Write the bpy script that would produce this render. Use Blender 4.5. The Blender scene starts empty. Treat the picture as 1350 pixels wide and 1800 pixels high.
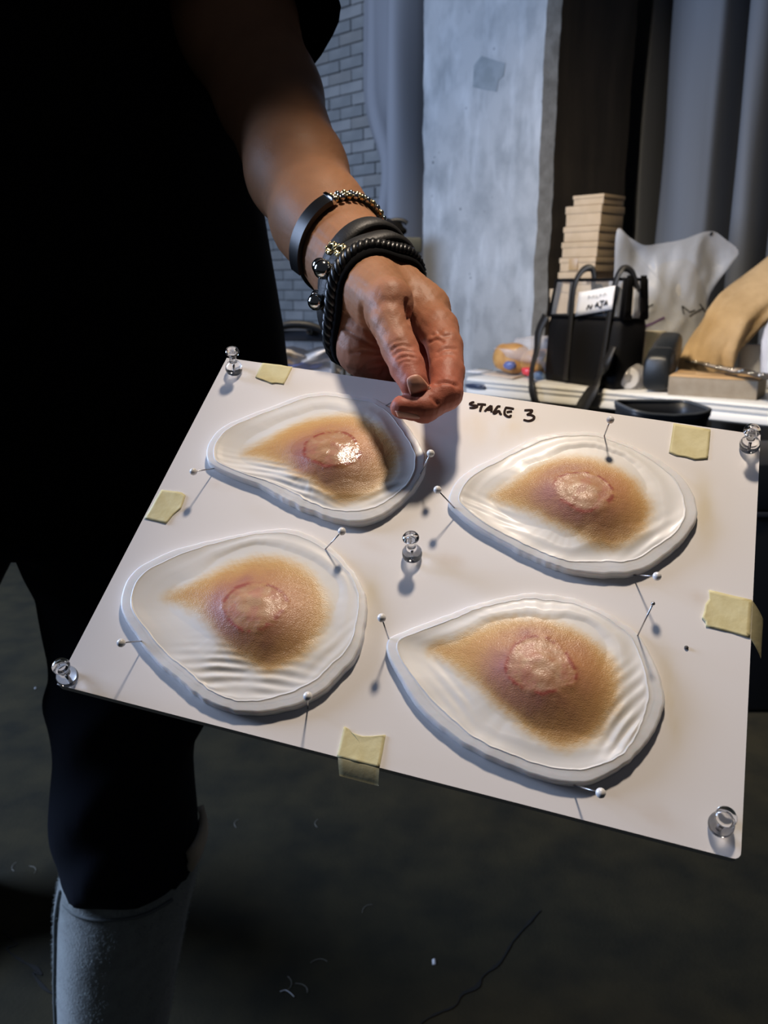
import bpy, bmesh, math, random
import numpy as np
from mathutils import Vector, Matrix
from mathutils.bvhtree import BVHTree
from mathutils.geometry import tessellate_polygon

C = bpy.context.scene.collection
sc = bpy.context.scene
rnd = random.Random(7)
RNG = np.random.default_rng(5)

# ------------------------------------------------------------------ camera
FPX, TILT, CAM_H = 1450.0, math.radians(15), 1.10
CAM = np.array([0.0, 0.0, CAM_H])
AX = np.array([1.0, 0, 0])
AU = np.array([0, math.sin(TILT), math.cos(TILT)])
AF = np.array([0, math.cos(TILT), -math.sin(TILT)])
cd = bpy.data.cameras.new('camera'); cam = bpy.data.objects.new('camera', cd); C.objects.link(cam)
cam.location = CAM; cam.rotation_euler = (math.pi/2 - TILT, 0, 0)
cd.sensor_fit = 'HORIZONTAL'; cd.sensor_width = 36; cd.lens = 36*FPX/1350
cd.clip_start = .02; cd.clip_end = 50
cd.dof.use_dof = True; cd.dof.focus_distance = .42; cd.dof.aperture_fstop = 24
sc.camera = cam

# ------------------------------------------------------------------ world, lights, exposure
w = bpy.data.worlds.new('world'); sc.world = w; w.use_nodes = True
w.node_tree.nodes['Background'].inputs[0].default_value = (.70, .78, 1.0, 1)
w.node_tree.nodes['Background'].inputs[1].default_value = .026
sc.view_settings.view_transform = 'Standard'; sc.view_settings.look = 'None'
sc.view_settings.gamma = 1; sc.view_settings.use_curve_mapping = False
sc.view_settings.exposure = 0

def look(o, target):
    o.rotation_euler = (Vector(target) - o.location).to_track_quat('-Z', 'Y').to_euler()
def area(name, loc, target, sx, sy, power, col, spread=180):
    l = bpy.data.lights.new(name, 'AREA'); l.shape = 'RECTANGLE'; l.size = sx; l.size_y = sy
    l.energy = power; l.color = col; l.spread = math.radians(spread)
    o = bpy.data.objects.new(name, l); C.objects.link(o); o.location = loc; look(o, target); return o
# warm work lamp hanging over the board
l = bpy.data.lights.new('work_lamp_light', 'SPOT'); l.energy = 37; l.color = (1.0, .84, .68)
l.spot_size = math.radians(50); l.spot_blend = .55; l.shadow_soft_size = .045
lo = bpy.data.objects.new('work_lamp_light', l); C.objects.link(lo)
lo.location = (.10, .50, 1.98); look(lo, (.235, .42, .95))
# cool daylight from the window side, left
area('window_light', (-3.4, 1.55, 2.3), (.6, 2.9, 1.1), 1.8, 1.6, 235, (.53, .68, 1.0))
# warm room lamp over the table, from the front left
area('room_lamp_light', (-.3, 1.9, 2.7), (1.15, 3.1, .75), .4, .4, 22, (1.0, .83, .60), 95)

# ------------------------------------------------------------------ projection helpers (pixel of the 1350x1800 frame -> world)
def ray(px, py):
    return AX*((px-675)/FPX) + AU*((900-py)/FPX) + AF
def at(px, py, depth):
    return CAM + ray(px, py)*depth
def on_plane(px, py, o, n):
    d = ray(px, py); s = np.dot(np.asarray(o)-CAM, n)/np.dot(d, n); return CAM + d*s
def ground(px, py, z):
    return on_plane(px, py, np.array([0, 0, z]), np.array([0, 0, 1.0]))
def to_pix(P):
    v = np.asarray(P)-CAM
    z = v @ AF
    return np.stack([675 + FPX*(v@AX)/z, 900 - FPX*(v@AU)/z, z], -1)
def z_at(py, P):
    """height of pixel row py above/below ground point P (same plan position)"""
    d = math.hypot(P[1], 0)
    a = math.atan((900-py)/FPX) - TILT
    return CAM_H + P[1]*math.tan(a)

# ------------------------------------------------------------------ object helpers
PM = {}
def thing(name, label=None, cat=None, loc=(0, 0, 0), group=None, rot=None):
    o = bpy.data.objects.new(name, None); C.objects.link(o); o.location = loc
    o.empty_display_size = .02; PM[o.name] = Matrix.Translation(o.location)
    if rot is not None: o.rotation_euler = rot
    tag(o, label, cat, group); return o
def tag(o, label=None, cat=None, group=None, kind=None):
    if label: o['label'] = label
    if cat: o['category'] = cat
    if group: o['group'] = group
    if kind: o['kind'] = kind
    return o
def obj(name, verts, faces, mat, parent=None, smooth=True, world=True):
    me = bpy.data.meshes.new(name)
    me.from_pydata([tuple(map(float, v)) for v in verts], [], [tuple(map(int, f)) for f in faces])
    return link(name, me, mat, parent, smooth, world)
def link(name, me, mat, parent=None, smooth=True, world=True):
    me.validate()
    bm = bmesh.new(); bm.from_mesh(me)
    bmesh.ops.recalc_face_normals(bm, faces=bm.faces); bm.to_mesh(me); bm.free()
    me.polygons.foreach_set('use_smooth', [smooth]*len(me.polygons))
    for m in (mat if isinstance(mat, (list, tuple)) else [mat]): me.materials.append(m)
    o = bpy.data.objects.new(name, me); C.objects.link(o)
    if parent is not None:
        o.parent = parent
        if world:
            o.matrix_parent_inverse = (PM[parent.name] if parent.name in PM else Matrix.Identity(4)).inverted()
    return o
def obj_np(name, V, F, mat, parent=None, smooth=True, world=True):
    V = np.asarray(V, np.float32); F = np.asarray(F, np.int32)
    me = bpy.data.meshes.new(name)
    k = F.shape[1]
    me.vertices.add(len(V)); me.vertices.foreach_set('co', V.ravel())
    me.loops.add(F.size); me.loops.foreach_set('vertex_index', F.ravel())
    me.polygons.add(len(F)); me.polygons.foreach_set('loop_start', np.arange(0, F.size, k, dtype=np.int32))
    me.update(calc_edges=True)
    return link(name, me, mat, parent, smooth, world)
def sharpen(o, ang=35):
    bm = bmesh.new(); bm.from_mesh(o.data)
    for e in bm.edges:
        if len(e.link_faces) == 2 and e.calc_face_angle(0) > math.radians(ang): e.smooth = False
    bm.to_mesh(o.data); bm.free(); return o

def box_vf(c, s, R=None, bev=0.0):
    """bevelled box; c centre, s full sizes, R 3x3 columns = local axes"""
    bm = bmesh.new(); bmesh.ops.create_cube(bm, size=1)
    for v in bm.verts: v.co = Vector((v.co.x*s[0], v.co.y*s[1], v.co.z*s[2]))
    if bev: bmesh.ops.bevel(bm, geom=list(bm.edges), offset=bev, segments=2, affect='EDGES', profile=.6)
    bm.verts.index_update()
    V = np.array([v.co[:] for v in bm.verts]); F = [[v.index for v in f.verts] for f in bm.faces]; bm.free()
    if R is not None: V = V @ np.asarray(R).T
    return V + np.asarray(c), F
def join(*vf):
    V, F, n = [], [], 0
    for v, f in vf:
        V.append(np.asarray(v)); F += [[i+n for i in q] for q in f]; n += len(v)
    return np.concatenate(V), F
def box(name, c, s, mat, parent=None, R=None, bev=.002):
    V, F = box_vf(c, s, R, bev); return sharpen(obj(name, V, F, mat, parent))
def frame_of(d, ref=(0, 0, 1)):
    d = np.asarray(d, float); d = d/np.linalg.norm(d)
    r = np.asarray(ref, float)
    if abs(d@r) > .95: r = np.array([1.0, 0, 0])
    u = np.cross(r, d); u /= np.linalg.norm(u); return u, np.cross(d, u), d
def tube_vf(pts, r, n=10, closed=False, cap=True):
    P = np.asarray(pts, float); m = len(P); rr = np.full(m, r) if np.isscalar(r) else np.asarray(r, float)
    V, F = [], []; u = None
    for i in range(m):
        a = P[(i-1) % m] if closed or i else P[i]; b = P[(i+1) % m] if closed or i < m-1 else P[i]
        d = (b-a)/(np.linalg.norm(b-a)+1e-12)
        if u is None: u = frame_of(d)[0]
        u = u-d*(u@d); u /= np.linalg.norm(u); v = np.cross(d, u)
        for k in range(n):
            t = 2*math.pi*k/n; V.append(P[i]+rr[i]*(u*math.cos(t)+v*math.sin(t)))
    for i in range(m if closed else m-1):
        j = (i+1) % m
        for k in range(n): F.append([i*n+k, i*n+(k+1) % n, j*n+(k+1) % n, j*n+k])
    if cap and not closed: F += [list(range(n))[::-1], [(m-1)*n+k for k in range(n)]]
    return np.array(V), F
def lathe_vf(prof, n=28, o=(0, 0, 0), axis=(0, 0, 1)):
    u, v, d = frame_of(axis, (0, 1, 0)); o = np.asarray(o, float); V, F = [], []
    for (r, z) in prof:
        for k in range(n):
            t = 2*math.pi*k/n; V.append(o+d*z+max(r, 1e-6)*(u*math.cos(t)+v*math.sin(t)))
    for i in range(len(prof)-1):
        for k in range(n): F.append([i*n+k, i*n+(k+1) % n, (i+1)*n+(k+1) % n, (i+1)*n+k])
    F.append(list(range(n))[::-1]); F.append([(len(prof)-1)*n+k for k in range(n)])
    return np.array(V), F
def loft_vf(rings, cap0=True, cap1=True):
    n = len(rings[0]); V = np.concatenate([np.asarray(r) for r in rings]); F = []
    for i in range(len(rings)-1):
        for k in range(n): F.append([i*n+k, i*n+(k+1) % n, (i+1)*n+(k+1) % n, (i+1)*n+k])
    if cap0: F.append(list(range(n))[::-1])
    if cap1: F.append([(len(rings)-1)*n+k for k in range(n)])
    return V, F
def grid_vf(P):
    P = np.asarray(P); a, b = P.shape[:2]; F = []
    for i in range(a-1):
        for j in range(b-1): F.append([i*b+j, i*b+j+1, (i+1)*b+j+1, (i+1)*b+j])
    return P.reshape(-1, 3), F
def solid_sheet(P, t, nrm=None):
    """sheet of finite thickness from a grid of points"""
    P = np.asarray(P, float); a, b = P.shape[:2]
    du = np.gradient(P, axis=0); dv = np.gradient(P, axis=1); N = np.cross(du, dv)
    N /= (np.linalg.norm(N, axis=2, keepdims=True)+1e-12)
    V = np.concatenate([P.reshape(-1, 3), (P-N*t).reshape(-1, 3)]); F = []; o = a*b
    for i in range(a-1):
        for j in range(b-1):
            q = [i*b+j, i*b+j+1, (i+1)*b+j+1, (i+1)*b+j]; F += [q, [x+o for x in q[::-1]]]
    rim = [i*b for i in range(a)]+[(a-1)*b+j for j in range(1, b)]+[i*b+b-1 for i in range(a-2, -1, -1)]+[j for j in range(b-2, 0, -1)]
    for x, y in zip(rim, rim[1:]+rim[:1]): F.append([x, y, y+o, x+o])
    return V, F
def spline(pts, n):
    """Catmull-Rom through pts"""
    P = np.asarray(pts, float); m = len(P); out = []
    for t in np.linspace(0, m-1, n):
        i = min(int(t), m-2); f = t-i
        p0, p1, p2, p3 = P[max(i-1, 0)], P[i], P[i+1], P[min(i+2, m-1)]
        out.append(.5*((2*p1)+(-p0+p2)*f+(2*p0-5*p1+4*p2-p3)*f*f+(-p0+3*p1-3*p2+p3)*f**3))
    return np.array(out)
def closed_spline(pts, n):
    P = np.asarray(pts, float); m = len(P); out = []
    for t in np.linspace(0, m, n, endpoint=False):
        i = int(t); f = t-i
        p0, p1, p2, p3 = P[(i-1) % m], P[i % m], P[(i+1) % m], P[(i+2) % m]
        out.append(.5*((2*p1)+(-p0+p2)*f+(2*p0-5*p1+4*p2-p3)*f*f+(-p0+3*p1-3*p2+p3)*f**3))
    return np.array(out)
def ribbon_vf(pts, nrm, wid, thick):
    """flat strap along pts; wid direction is perpendicular to nrm and to the path"""
    P = np.asarray(pts, float); m = len(P); N = np.asarray(nrm, float)
    if N.ndim == 1: N = np.repeat(N[None], m, 0)
    T = np.gradient(P, axis=0); T /= np.linalg.norm(T, axis=1, keepdims=True)+1e-12
    S = np.cross(T, N); S /= np.linalg.norm(S, axis=1, keepdims=True)+1e-12; N = np.cross(S, T)
    ww = np.full(m, wid) if np.isscalar(wid) else np.asarray(wid)
    rings = [[P[i]+S[i]*ww[i]/2+N[i]*thick/2, P[i]-S[i]*ww[i]/2+N[i]*thick/2, P[i]-S[i]*ww[i]/2-N[i]*thick/2, P[i]+S[i]*ww[i]/2-N[i]*thick/2] for i in range(m)]
    return loft_vf(rings)
def sstep_(a, b, x):
    t = np.clip((x-a)/(b-a), 0, 1); return t*t*(3-2*t)
def fbm(P, sc_, seed=0, oct=3):
    """cheap smooth pseudo noise from sines, vectorised, about -1..1"""
    r = np.random.default_rng(seed); P = np.asarray(P, float)*sc_; out = 0; amp = 1; tot = 0
    for o in range(oct):
        for k in range(4):
            d = r.normal(size=P.shape[-1]); d /= np.linalg.norm(d)
            out = out+amp*np.sin((P@d)*2**o*(1+.35*k)+r.uniform(0, 6.28))
        tot += amp*2; amp *= .55
    return out/tot

# ------------------------------------------------------------------ materials
def mat(name, col, rough=.6, metal=0, noise=None, bump=None, **kw):
    """noise=(scale, colour2, lo, hi[, stretch]); bump=(scale, strength, dist[, stretch])"""
    m = bpy.data.materials.new(name); m.use_nodes = True; nt = m.node_tree; N = nt.nodes; L = nt.links
    b = N['Principled BSDF']; b.inputs['Base Color'].default_value = (*col, 1)
    b.inputs['Roughness'].default_value = rough; b.inputs['Metallic'].default_value = metal
    for k, v in kw.items():
        b.inputs[k.replace('_', ' ')].default_value = v
    tc = N.new('ShaderNodeTexCoord')
    def nz(scale, stretch, detail=6):
        mp = N.new('ShaderNodeMapping'); mp.inputs['Scale'].default_value = stretch
        t = N.new('ShaderNodeTexNoise'); t.inputs['Scale'].default_value = scale; t.inputs['Detail'].default_value = detail
        L.new(tc.outputs['Object'], mp.inputs[0]); L.new(mp.outputs[0], t.inputs['Vector']); return t
    if noise:
        t = nz(noise[0], noise[4] if len(noise) > 4 else (1, 1, 1))
        mr = N.new('ShaderNodeMapRange'); mr.inputs[1].default_value = noise[2]; mr.inputs[2].default_value = noise[3]
        mx = N.new('ShaderNodeMix'); mx.data_type = 'RGBA'
        mx.inputs[6].default_value = (*col, 1); mx.inputs[7].default_value = (*noise[1], 1)
        L.new(t.outputs[0], mr.inputs[0]); L.new(mr.outputs[0], mx.inputs[0]); L.new(mx.outputs[2], b.inputs['Base Color'])
    if bump:
        t = nz(bump[0], bump[3] if len(bump) > 3 else (1, 1, 1), 4)
        bp = N.new('ShaderNodeBump'); bp.inputs['Strength'].default_value = bump[1]; bp.inputs['Distance'].default_value = bump[2]
        L.new(t.outputs[0], bp.inputs['Height']); L.new(bp.outputs[0], b.inputs['Normal'])
    return m
def attr_base(m, attr='Col'):
    nt = m.node_tree; a = nt.nodes.new('ShaderNodeAttribute'); a.attribute_name = attr
    nt.links.new(a.outputs['Color'], nt.nodes['Principled BSDF'].inputs['Base Color']); return m

M_black = mat('black_cloth', (.0035, .0035, .0042), .95, Specular_IOR_Level=.12, bump=(400, .3, .0006))
M_navy = mat('navy_cloth', (.006, .008, .014), .95, Specular_IOR_Level=.15, bump=(350, .3, .0006))
M_leather = mat('black_leather', (.012, .011, .010), .52, bump=(700, .5, .0004))
M_cord = mat('black_cord', (.010, .010, .010), .35)
M_gold = mat('brass', (.72, .58, .30), .22, 1)
M_steel = mat('polished_steel', (.62, .62, .60), .10, 1)
M_pinsteel = mat('pin_steel', (.40, .40, .42), .25, 1)
M_pearl = mat('pearl_white', (.80, .79, .77), .28, Coat_Weight=.4)
M_clear = mat('clear_plastic', (1, 1, 1), .03, Transmission_Weight=1.0, IOR=1.47)
M_kraft = mat('kraft_card', (.56, .42, .27), .8, noise=(14, (.49, .36, .22), .35, .65))
M_kraftd = mat('grey_card', (.30, .25, .185), .85, noise=(30, (.26, .21, .15), .35, .65))
M_plastic_white = mat('white_plastic', (.66, .67, .68), .5, bump=(300, .2, .0004))
M_bin = mat('black_plastic', (.008, .009, .011), .5)
M_olive = mat('olive_plastic', (.045, .048, .040), .55)
M_ink = mat('marker_ink', (.030, .016, .012), .8, Specular_IOR_Level=.1)
M_inkgrey = mat('faint_grey_ink', (.42, .42, .42), .8)
M_paper = mat('white_paper', (.78, .78, .80), .7)
M_cream = mat('cream_ceramic', (.66, .60, .45), .3)

# ------------------------------------------------------------------ room axes: table, column and walls share a rotated grid
A42 = math.radians(44)
E1 = np.array([math.cos(A42), -math.sin(A42), 0]); E2 = np.array([math.sin(A42), math.cos(A42), 0]); EZ = np.array([0, 0, 1.0])
RR = np.stack([E1, E2, EZ], 1)
TZ = .735

# ---- floor
M_floor = mat('dark_floor', (.040, .034, .019), .95, Specular_IOR_Level=.15, noise=(9, (.0205, .0195, .0135), .35, .7), bump=(160, .35, .002))
def make_floor():
    bm = bmesh.new()
    for v in [(-6, -3, 0), (6, -3, 0), (6, 8, 0), (-6, 8, 0), (-6, -3, -.05), (6, -3, -.05), (6, 8, -.05), (-6, 8, -.05)]: bm.verts.new(v)
    bm.verts.ensure_lookup_table()
    for f in [(0, 1, 2, 3), (7, 6, 5, 4), (0, 4, 5, 1), (1, 5, 6, 2), (2, 6, 7, 3), (3, 7, 4, 0)]: bm.faces.new([bm.verts[i] for i in f])
    me = bpy.data.meshes.new('floor'); bm.to_mesh(me); bm.free()
    return tag(link('floor', me, M_floor, smooth=False), 'dark grey scuffed floor with fine cracks', 'floor', kind='structure')
floor = make_floor()
M_crack = mat('crack_dirt', (.008, .008, .007), .9)
for pl in ([(5, 1636), (22, 1652), (30, 1661), (12, 1668), (40, 1690), (60, 1700), (74, 1714), (58, 1710), (76, 1735), (92, 1746), (100, 1738), (112, 1762)],
           [(740, 1798), (765, 1783), (800, 1768), (812, 1748), (838, 1735), (850, 1715), (880, 1690), (905, 1650), (950, 1600)]):
    P = np.array([ground(x, y, .0008) for x, y in pl]); P = spline(P, len(pl)*4)
    V, F = ribbon_vf(P, (0, 0, 1), np.abs(fbm(P, 60, 3))*.006+.0012, .0012); obj('crack', V, F, M_crack, floor, False)

# ---- corner of the concrete column (found from the table's rear-left corner)
A = ground(818, 663, TZ)                                    # table, front left corner
COL = A + E2*.78 + E1*(-.15)
# put its edge on the picture column 936
def slide(P, d, px):
    """move P along d until it sits on image column px (horizontal rays)"""
    k = (px-675)/FPX
    dep0 = (P-CAM)@AF; depd = d@AF
    s = (k*dep0-P[0])/(d[0]-k*depd); return P+d*s
COL[2] = 1.1
COL = slide(COL, E1, 938)
CL = slide(COL.copy(), E1, 743)
WF = np.linalg.norm(CL-COL)
M_conc = bpy.data.materials.new('raw_concrete')
def conc_mat():
    m = mat('raw_concrete', (.46, .47, .47), .85, noise=(8, (.33, .345, .35), .40, .64, (1, 1, .75)), bump=(60, .5, .004))
    nt = m.node_tree; N = nt.nodes; L = nt.links; b = N['Principled BSDF']
    src = b.inputs['Base Color'].links[0].from_socket
    tc = N.new('ShaderNodeTexCoord')
    # pores
    v = N.new('ShaderNodeTexVoronoi'); v.inputs['Scale'].default_value = 16; L.new(tc.outputs['Object'], v.inputs['Vector'])
    r = N.new('ShaderNodeMapRange'); r.inputs[1].default_value = .09; r.inputs[2].default_value = .15
    L.new(v.outputs['Distance'], r.inputs[0])
    n2 = N.new('ShaderNodeTexNoise'); n2.inputs['Scale'].default_value = 7; L.new(tc.outputs['Object'], n2.inputs['Vector'])
    r2 = N.new('ShaderNodeMapRange'); r2.inputs[1].default_value = .36; r2.inputs[2].default_value = .42; L.new(n2.outputs[0], r2.inputs[0])
    mxm = N.new('ShaderNodeMath'); mxm.operation = 'MAXIMUM'; L.new(r.outputs[0], mxm.inputs[0]); L.new(r2.outputs[0], mxm.inputs[1])
    mx = N.new('ShaderNodeMix'); mx.data_type = 'RGBA'; mx.inputs[6].default_value = (.13, .14, .15, 1)
    L.new(mxm.outputs[0], mx.inputs[0]); L.new(src, mx.inputs[7])
    # pale streaks
    mp = N.new('ShaderNodeMapping'); mp.inputs['Scale'].default_value = (10, 10, 3); L.new(tc.outputs['Object'], mp.inputs[0])
    n3 = N.new('ShaderNodeTexNoise'); n3.inputs['Scale'].default_value = 1; n3.inputs['Detail'].default_value = 8; L.new(mp.outputs[0], n3.inputs['Vector'])
    r3 = N.new('ShaderNodeMapRange'); r3.inputs[1].default_value = .5; r3.inputs[2].default_value = .72; r3.inputs[4].default_value = .5; L.new(n3.outputs[0], r3.inputs[0])
    mx2 = N.new('ShaderNodeMix'); mx2.data_type = 'RGBA'; mx2.inputs[7].default_value = (.72, .74, .75, 1)
    L.new(r3.outputs[0], mx2.inputs[0]); L.new(mx.outputs[2], mx2.inputs[6])
    at_ = N.new('ShaderNodeAttribute'); at_.attribute_name = 'RustShade'; mx3 = N.new('ShaderNodeMix'); mx3.data_type = 'RGBA'; mx3.inputs[7].default_value = (.16, .115, .06, 1)
    L.new(at_.outputs['Fac'], mx3.inputs[0]); L.new(mx2.outputs[2], mx3.inputs[6])
    L.new(mx3.outputs[2], b.inputs['Base Color']); return m
M_conc = conc_mat()
M_concd = mat('stained_shaded_concrete', (.085, .068, .050), .85, noise=(3, (.05, .04, .03), .35, .7, (3, 3, .5)), bump=(40, .5, .004))  # vertical staining, with the shade of the side face painted into its dark tone
column = thing('concrete_column', None, None, (COL[0], COL[1], 0))
tag(column, 'square raw concrete column behind the white table, mottled and pitted', 'column', kind='structure')
def col_face():
    # front face grid with a rough, slightly wandering arris and a chamfer strip
    nz_, nx_ = 160, 40; P = np.zeros((nz_, nx_, 3))
    for i, z in enumerate(np.linspace(0, 3.2, nz_)):
        for j, u in enumerate(np.linspace(-WF, 0, nx_)):
            q = COL+E1*u; lean = (-.010*(z-1.2)) if j == 0 else 0
            P[i, j] = [q[0], q[1], z]; P[i, j] += E1*lean
            if j in (0, nx_-1): P[i, j] += E1*.006*fbm(np.array([[z, j]]), 14, 4)[0]
    return P
front = col_face()
nzc = front.shape[0]
cham = np.stack([front[:, -1], front[:, -1]+E1*.05+E2*.05], 1)
RW = .0
side_end = slide(COL.copy()+E1*.05+E2*.05, E2, 1085)
SW = np.linalg.norm((side_end-(COL+E1*.05+E2*.05))[:2])
side = np.stack([cham[:, 1], cham[:, 1]+E2*SW], 1)
back = np.stack([front[:, 0], front[:, 0]+E2*(SW+.05)], 1)
V, F = grid_vf(front); ff = obj('front_face', V, F, M_conc, column)
def _rust_and_shade():
    q = to_pix(V); v = np.exp(-((q[:, 0]-752)/26)**2)*sstep_(400, 440, q[:, 1]+14*fbm(V, 9, 2))*.9+.25*sstep_(430, 640, q[:, 1])  # rust stain by the left edge, plus shade painted over the lower part
    a = ff.data.attributes.new('RustShade', 'FLOAT', 'POINT'); a.data.foreach_set('value', np.clip(v, 0, 1).astype(np.float32))
_rust_and_shade()
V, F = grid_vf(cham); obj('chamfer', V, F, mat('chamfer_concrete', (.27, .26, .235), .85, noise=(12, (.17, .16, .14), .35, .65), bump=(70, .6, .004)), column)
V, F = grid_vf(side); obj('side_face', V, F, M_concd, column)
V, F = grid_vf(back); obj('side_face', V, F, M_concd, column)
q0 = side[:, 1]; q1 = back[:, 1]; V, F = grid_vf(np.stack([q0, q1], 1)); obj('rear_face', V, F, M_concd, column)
# old patch of darker mortar on the column
def face_pt(px, py, off=.002):
    return on_plane(px, py, COL-E2*off, E2)
pp = [(833, 115), (846, 98), (861, 103), (888, 111), (885, 134), (876, 140), (873, 161), (848, 157), (831, 153)]
V = [face_pt(x, y, .003) for x, y in pp]+[face_pt(x, y, -.002) for x, y in pp]; n = len(pp)
F = [list(range(n))]+[[i, (i+1) % n, (i+1) % n+n, i+n] for i in range(n)]
obj('mortar_patch', V, F, mat('mortar', (.30, .33, .345), .9, noise=(20, (.25, .28, .29), .4, .6)), column, False)

# ---- back wall (brick, whitewashed): bricks one by one where the photo shows them
WB = CL + E2*.55
M_brick = mat('whitewashed_brick', (.33, .335, .33), .9, noise=(5, (.24, .25, .25), .35, .7), bump=(45, .6, .006))
M_brick2 = mat('whitewashed_brick_grey', (.30, .305, .305), .9, noise=(5, (.38, .38, .37), .35, .7), bump=(45, .6, .006))
M_brick3 = mat('whitewashed_brick_tan', (.33, .32, .30), .9, noise=(5, (.26, .26, .25), .35, .7), bump=(45, .6, .006))
M_mortar = mat('mortar_joint', (.30, .30, .295), .95)
wall = thing('wall_back', None, None, (WB[0], WB[1], 0)); tag(wall, 'whitewashed brick wall behind the person', 'wall', kind='structure')
V, F = box_vf(WB-E1*1.9+E2*.11+EZ*(1.6-WB[2]), (4.2, .2, 3.2), RR); obj('mortar_bed', V, F, M_mortar, wall, False)
bme = []
for k in range(3):
    V, F = box_vf((0, 0, 0), (.211+.003*k, .03, .067), RR, .008)
    me = bpy.data.meshes.new('brick'); me.from_pydata([tuple(v) for v in V], [], F); me.materials.append([M_brick, M_brick2, M_brick3][k]); bme.append(me)
u_lo = slide(WB.copy(), E1, 425); u_hi = slide(WB.copy(), E1, 672)
n0 = -np.linalg.norm((u_lo-WB)[:2]); n1 = -np.linalg.norm((u_hi-WB)[:2])
wall_inv = Matrix.Translation((-WB[0], -WB[1], 0))
row = 0; z = .62
while z < 3.14:
    u = n0+(row % 2)*.11
    while u < n1+.1:
        o = bpy.data.objects.new('brick', bme[rnd.choice([0, 0, 1, 2])]); C.objects.link(o); o.parent = wall; o.matrix_parent_inverse = wall_inv
        p = WB+E1*(u+rnd.uniform(-.003, .003))+E2*rnd.uniform(-.003, .003); o.location = (p[0], p[1], z+rnd.uniform(-.002, .002))
        u += .220
    z += .0745; row += 1

# ---- plain wall behind the right curtain
wr_o = side_end+E2*.45+E1*1.6; V, F = box_vf([wr_o[0], wr_o[1], 1.6], (3.6, .15, 3.2), RR)
tag(obj('wall_right', V, F, mat('dark_plaster', (.12, .12, .125), .9), None, False), 'dark plain wall behind the grey curtain', 'wall', kind='structure')
# ---- curtains
M_curtd = mat('dark_grey_curtain', (.19, .20, .215), .95, bump=(500, .2, .0006))
M_curt = mat('grey_curtain', (.30, .305, .325), .95, bump=(500, .2, .0006))
def curtain(name, P0, d, nrm, prof, z0, z1, label, bow=None):
    """prof: list (u along d, depth offset) of the pleat line; extruded vertically with slight drift"""
    pr = spline(prof, len(prof)*7); nzr = 40; P = np.zeros((nzr, len(pr), 3))
    for i, z in enumerate(np.linspace(z0, z1, nzr)):
        f = (z-z0)/(z1-z0)
        for j, (u, w_) in enumerate(pr):
            uu = u*(1-.05*f)+ (bow(z, u) if bow else 0)+.004*math.sin(5*z+u*30)
            q = P0+d*uu+nrm*(w_*(1-.2*f)+.006*math.sin(4*z+u*22)); P[i, j] = [q[0], q[1], z]
    V, F = solid_sheet(P, .002); o = obj(name, V, F, M_curt if 'pale' in label else M_curtd); tag(o, label, 'curtain'); return o
# left curtain: hangs between the wall and the column
CC = CL - E2*(-.18)
uL = slide(CC.copy(), E1, 640); L1 = np.linalg.norm((uL-CC)[:2])
uM = slide(CC.copy(), E1, 676); L2 = np.linalg.norm((uM-CC)[:2])
curtain('curtain', CC, E1, -E2, [(-.66, -.05), (-.60, .0), (-.55, .05), (-.50, .05), (-.455, -.01), (-.435, -.03), (-.415, .05), (-.37, .115), (-.32, .13), (-.28, .09), (-.245, -.01), (-.22, -.14), (-.18, -.28)], .02, 2.9,
        'pale grey curtain hanging in soft folds left of the concrete column',
        bow=lambda z, u: (.09*math.exp(-((z-1.78)/.25)**2)*max(0, min(1, (-u-.40)/.08)) - .05*max(0, min(1, (z-1.9)/.3))*max(0, min(1, (-u-.40)/.08))))
# right curtain: behind the table
CR = side_end.copy(); CR = CR+E2*.12
def uo(px): return np.linalg.norm((slide(CR.copy(), E1, px)-CR)[:2])*(1 if px > 1085 else -1)
curtain('curtain', CR, E1, -E2, [(uo(x), w_) for x, w_ in ((1050, -.2), (1088, -.30), (1102, -.10), (1112, .02), (1121, -.08), (1128, -.30), (1140, -.30), (1148, .0), (1166, .07), (1195, .10), (1228, .09), (1244, .03), (1250, -.26), (1266, -.30), (1274, -.04), (1288, .06), (1306, .07), (1318, -.02), (1324, -.26), (1338, -.28), (1347, .0), (1380, .08), (1420, -.05), (1470, .09), (1520, -.05))],
        .02, 2.9, 'dark grey pleated curtain behind the table and boxes, right of the column')

# ------------------------------------------------------------------ white folding table
TL_, TD = 1.83, .76
def tpt(u, v, z): return np.array([A[0], A[1], 0])+E1*u+E2*v+EZ*z
def tabpt(px, v): return slide(tpt(0, v, TZ), E1, px)
def slab_ring(u, inset=0.0):
    pr = [(.012, 0), (.002, -.006), (0, -.014), (.006, -.019), (.006, -.026), (.001, -.029), (.001, -.036), (.006, -.039), (.006, -.046), (.001, -.050), (.001, -.070), (.012, -.078), (.03, -.078), (.03, -.03)]
    f = [tpt(u, v+inset, TZ+z) for v, z in pr]; b = [tpt(u, TD-v-inset, TZ+z) for v, z in pr[::-1]]
    return f+b
table = thing('folding_table', 'white plastic folding table with a ribbed rim, loaded with bags and boxes', 'table', tuple(tpt(TL_/2, TD/2, 0)))
V, F = loft_vf([slab_ring(0, .012), slab_ring(.003, .004), slab_ring(.012), slab_ring(TL_-.012), slab_ring(TL_-.003, .004), slab_ring(TL_, .012)])
sharpen(obj('tabletop', V, F, mat('table_plastic', (.64, .63, .60), .45, bump=(250, .25, .0005)), table), 50)
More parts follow.
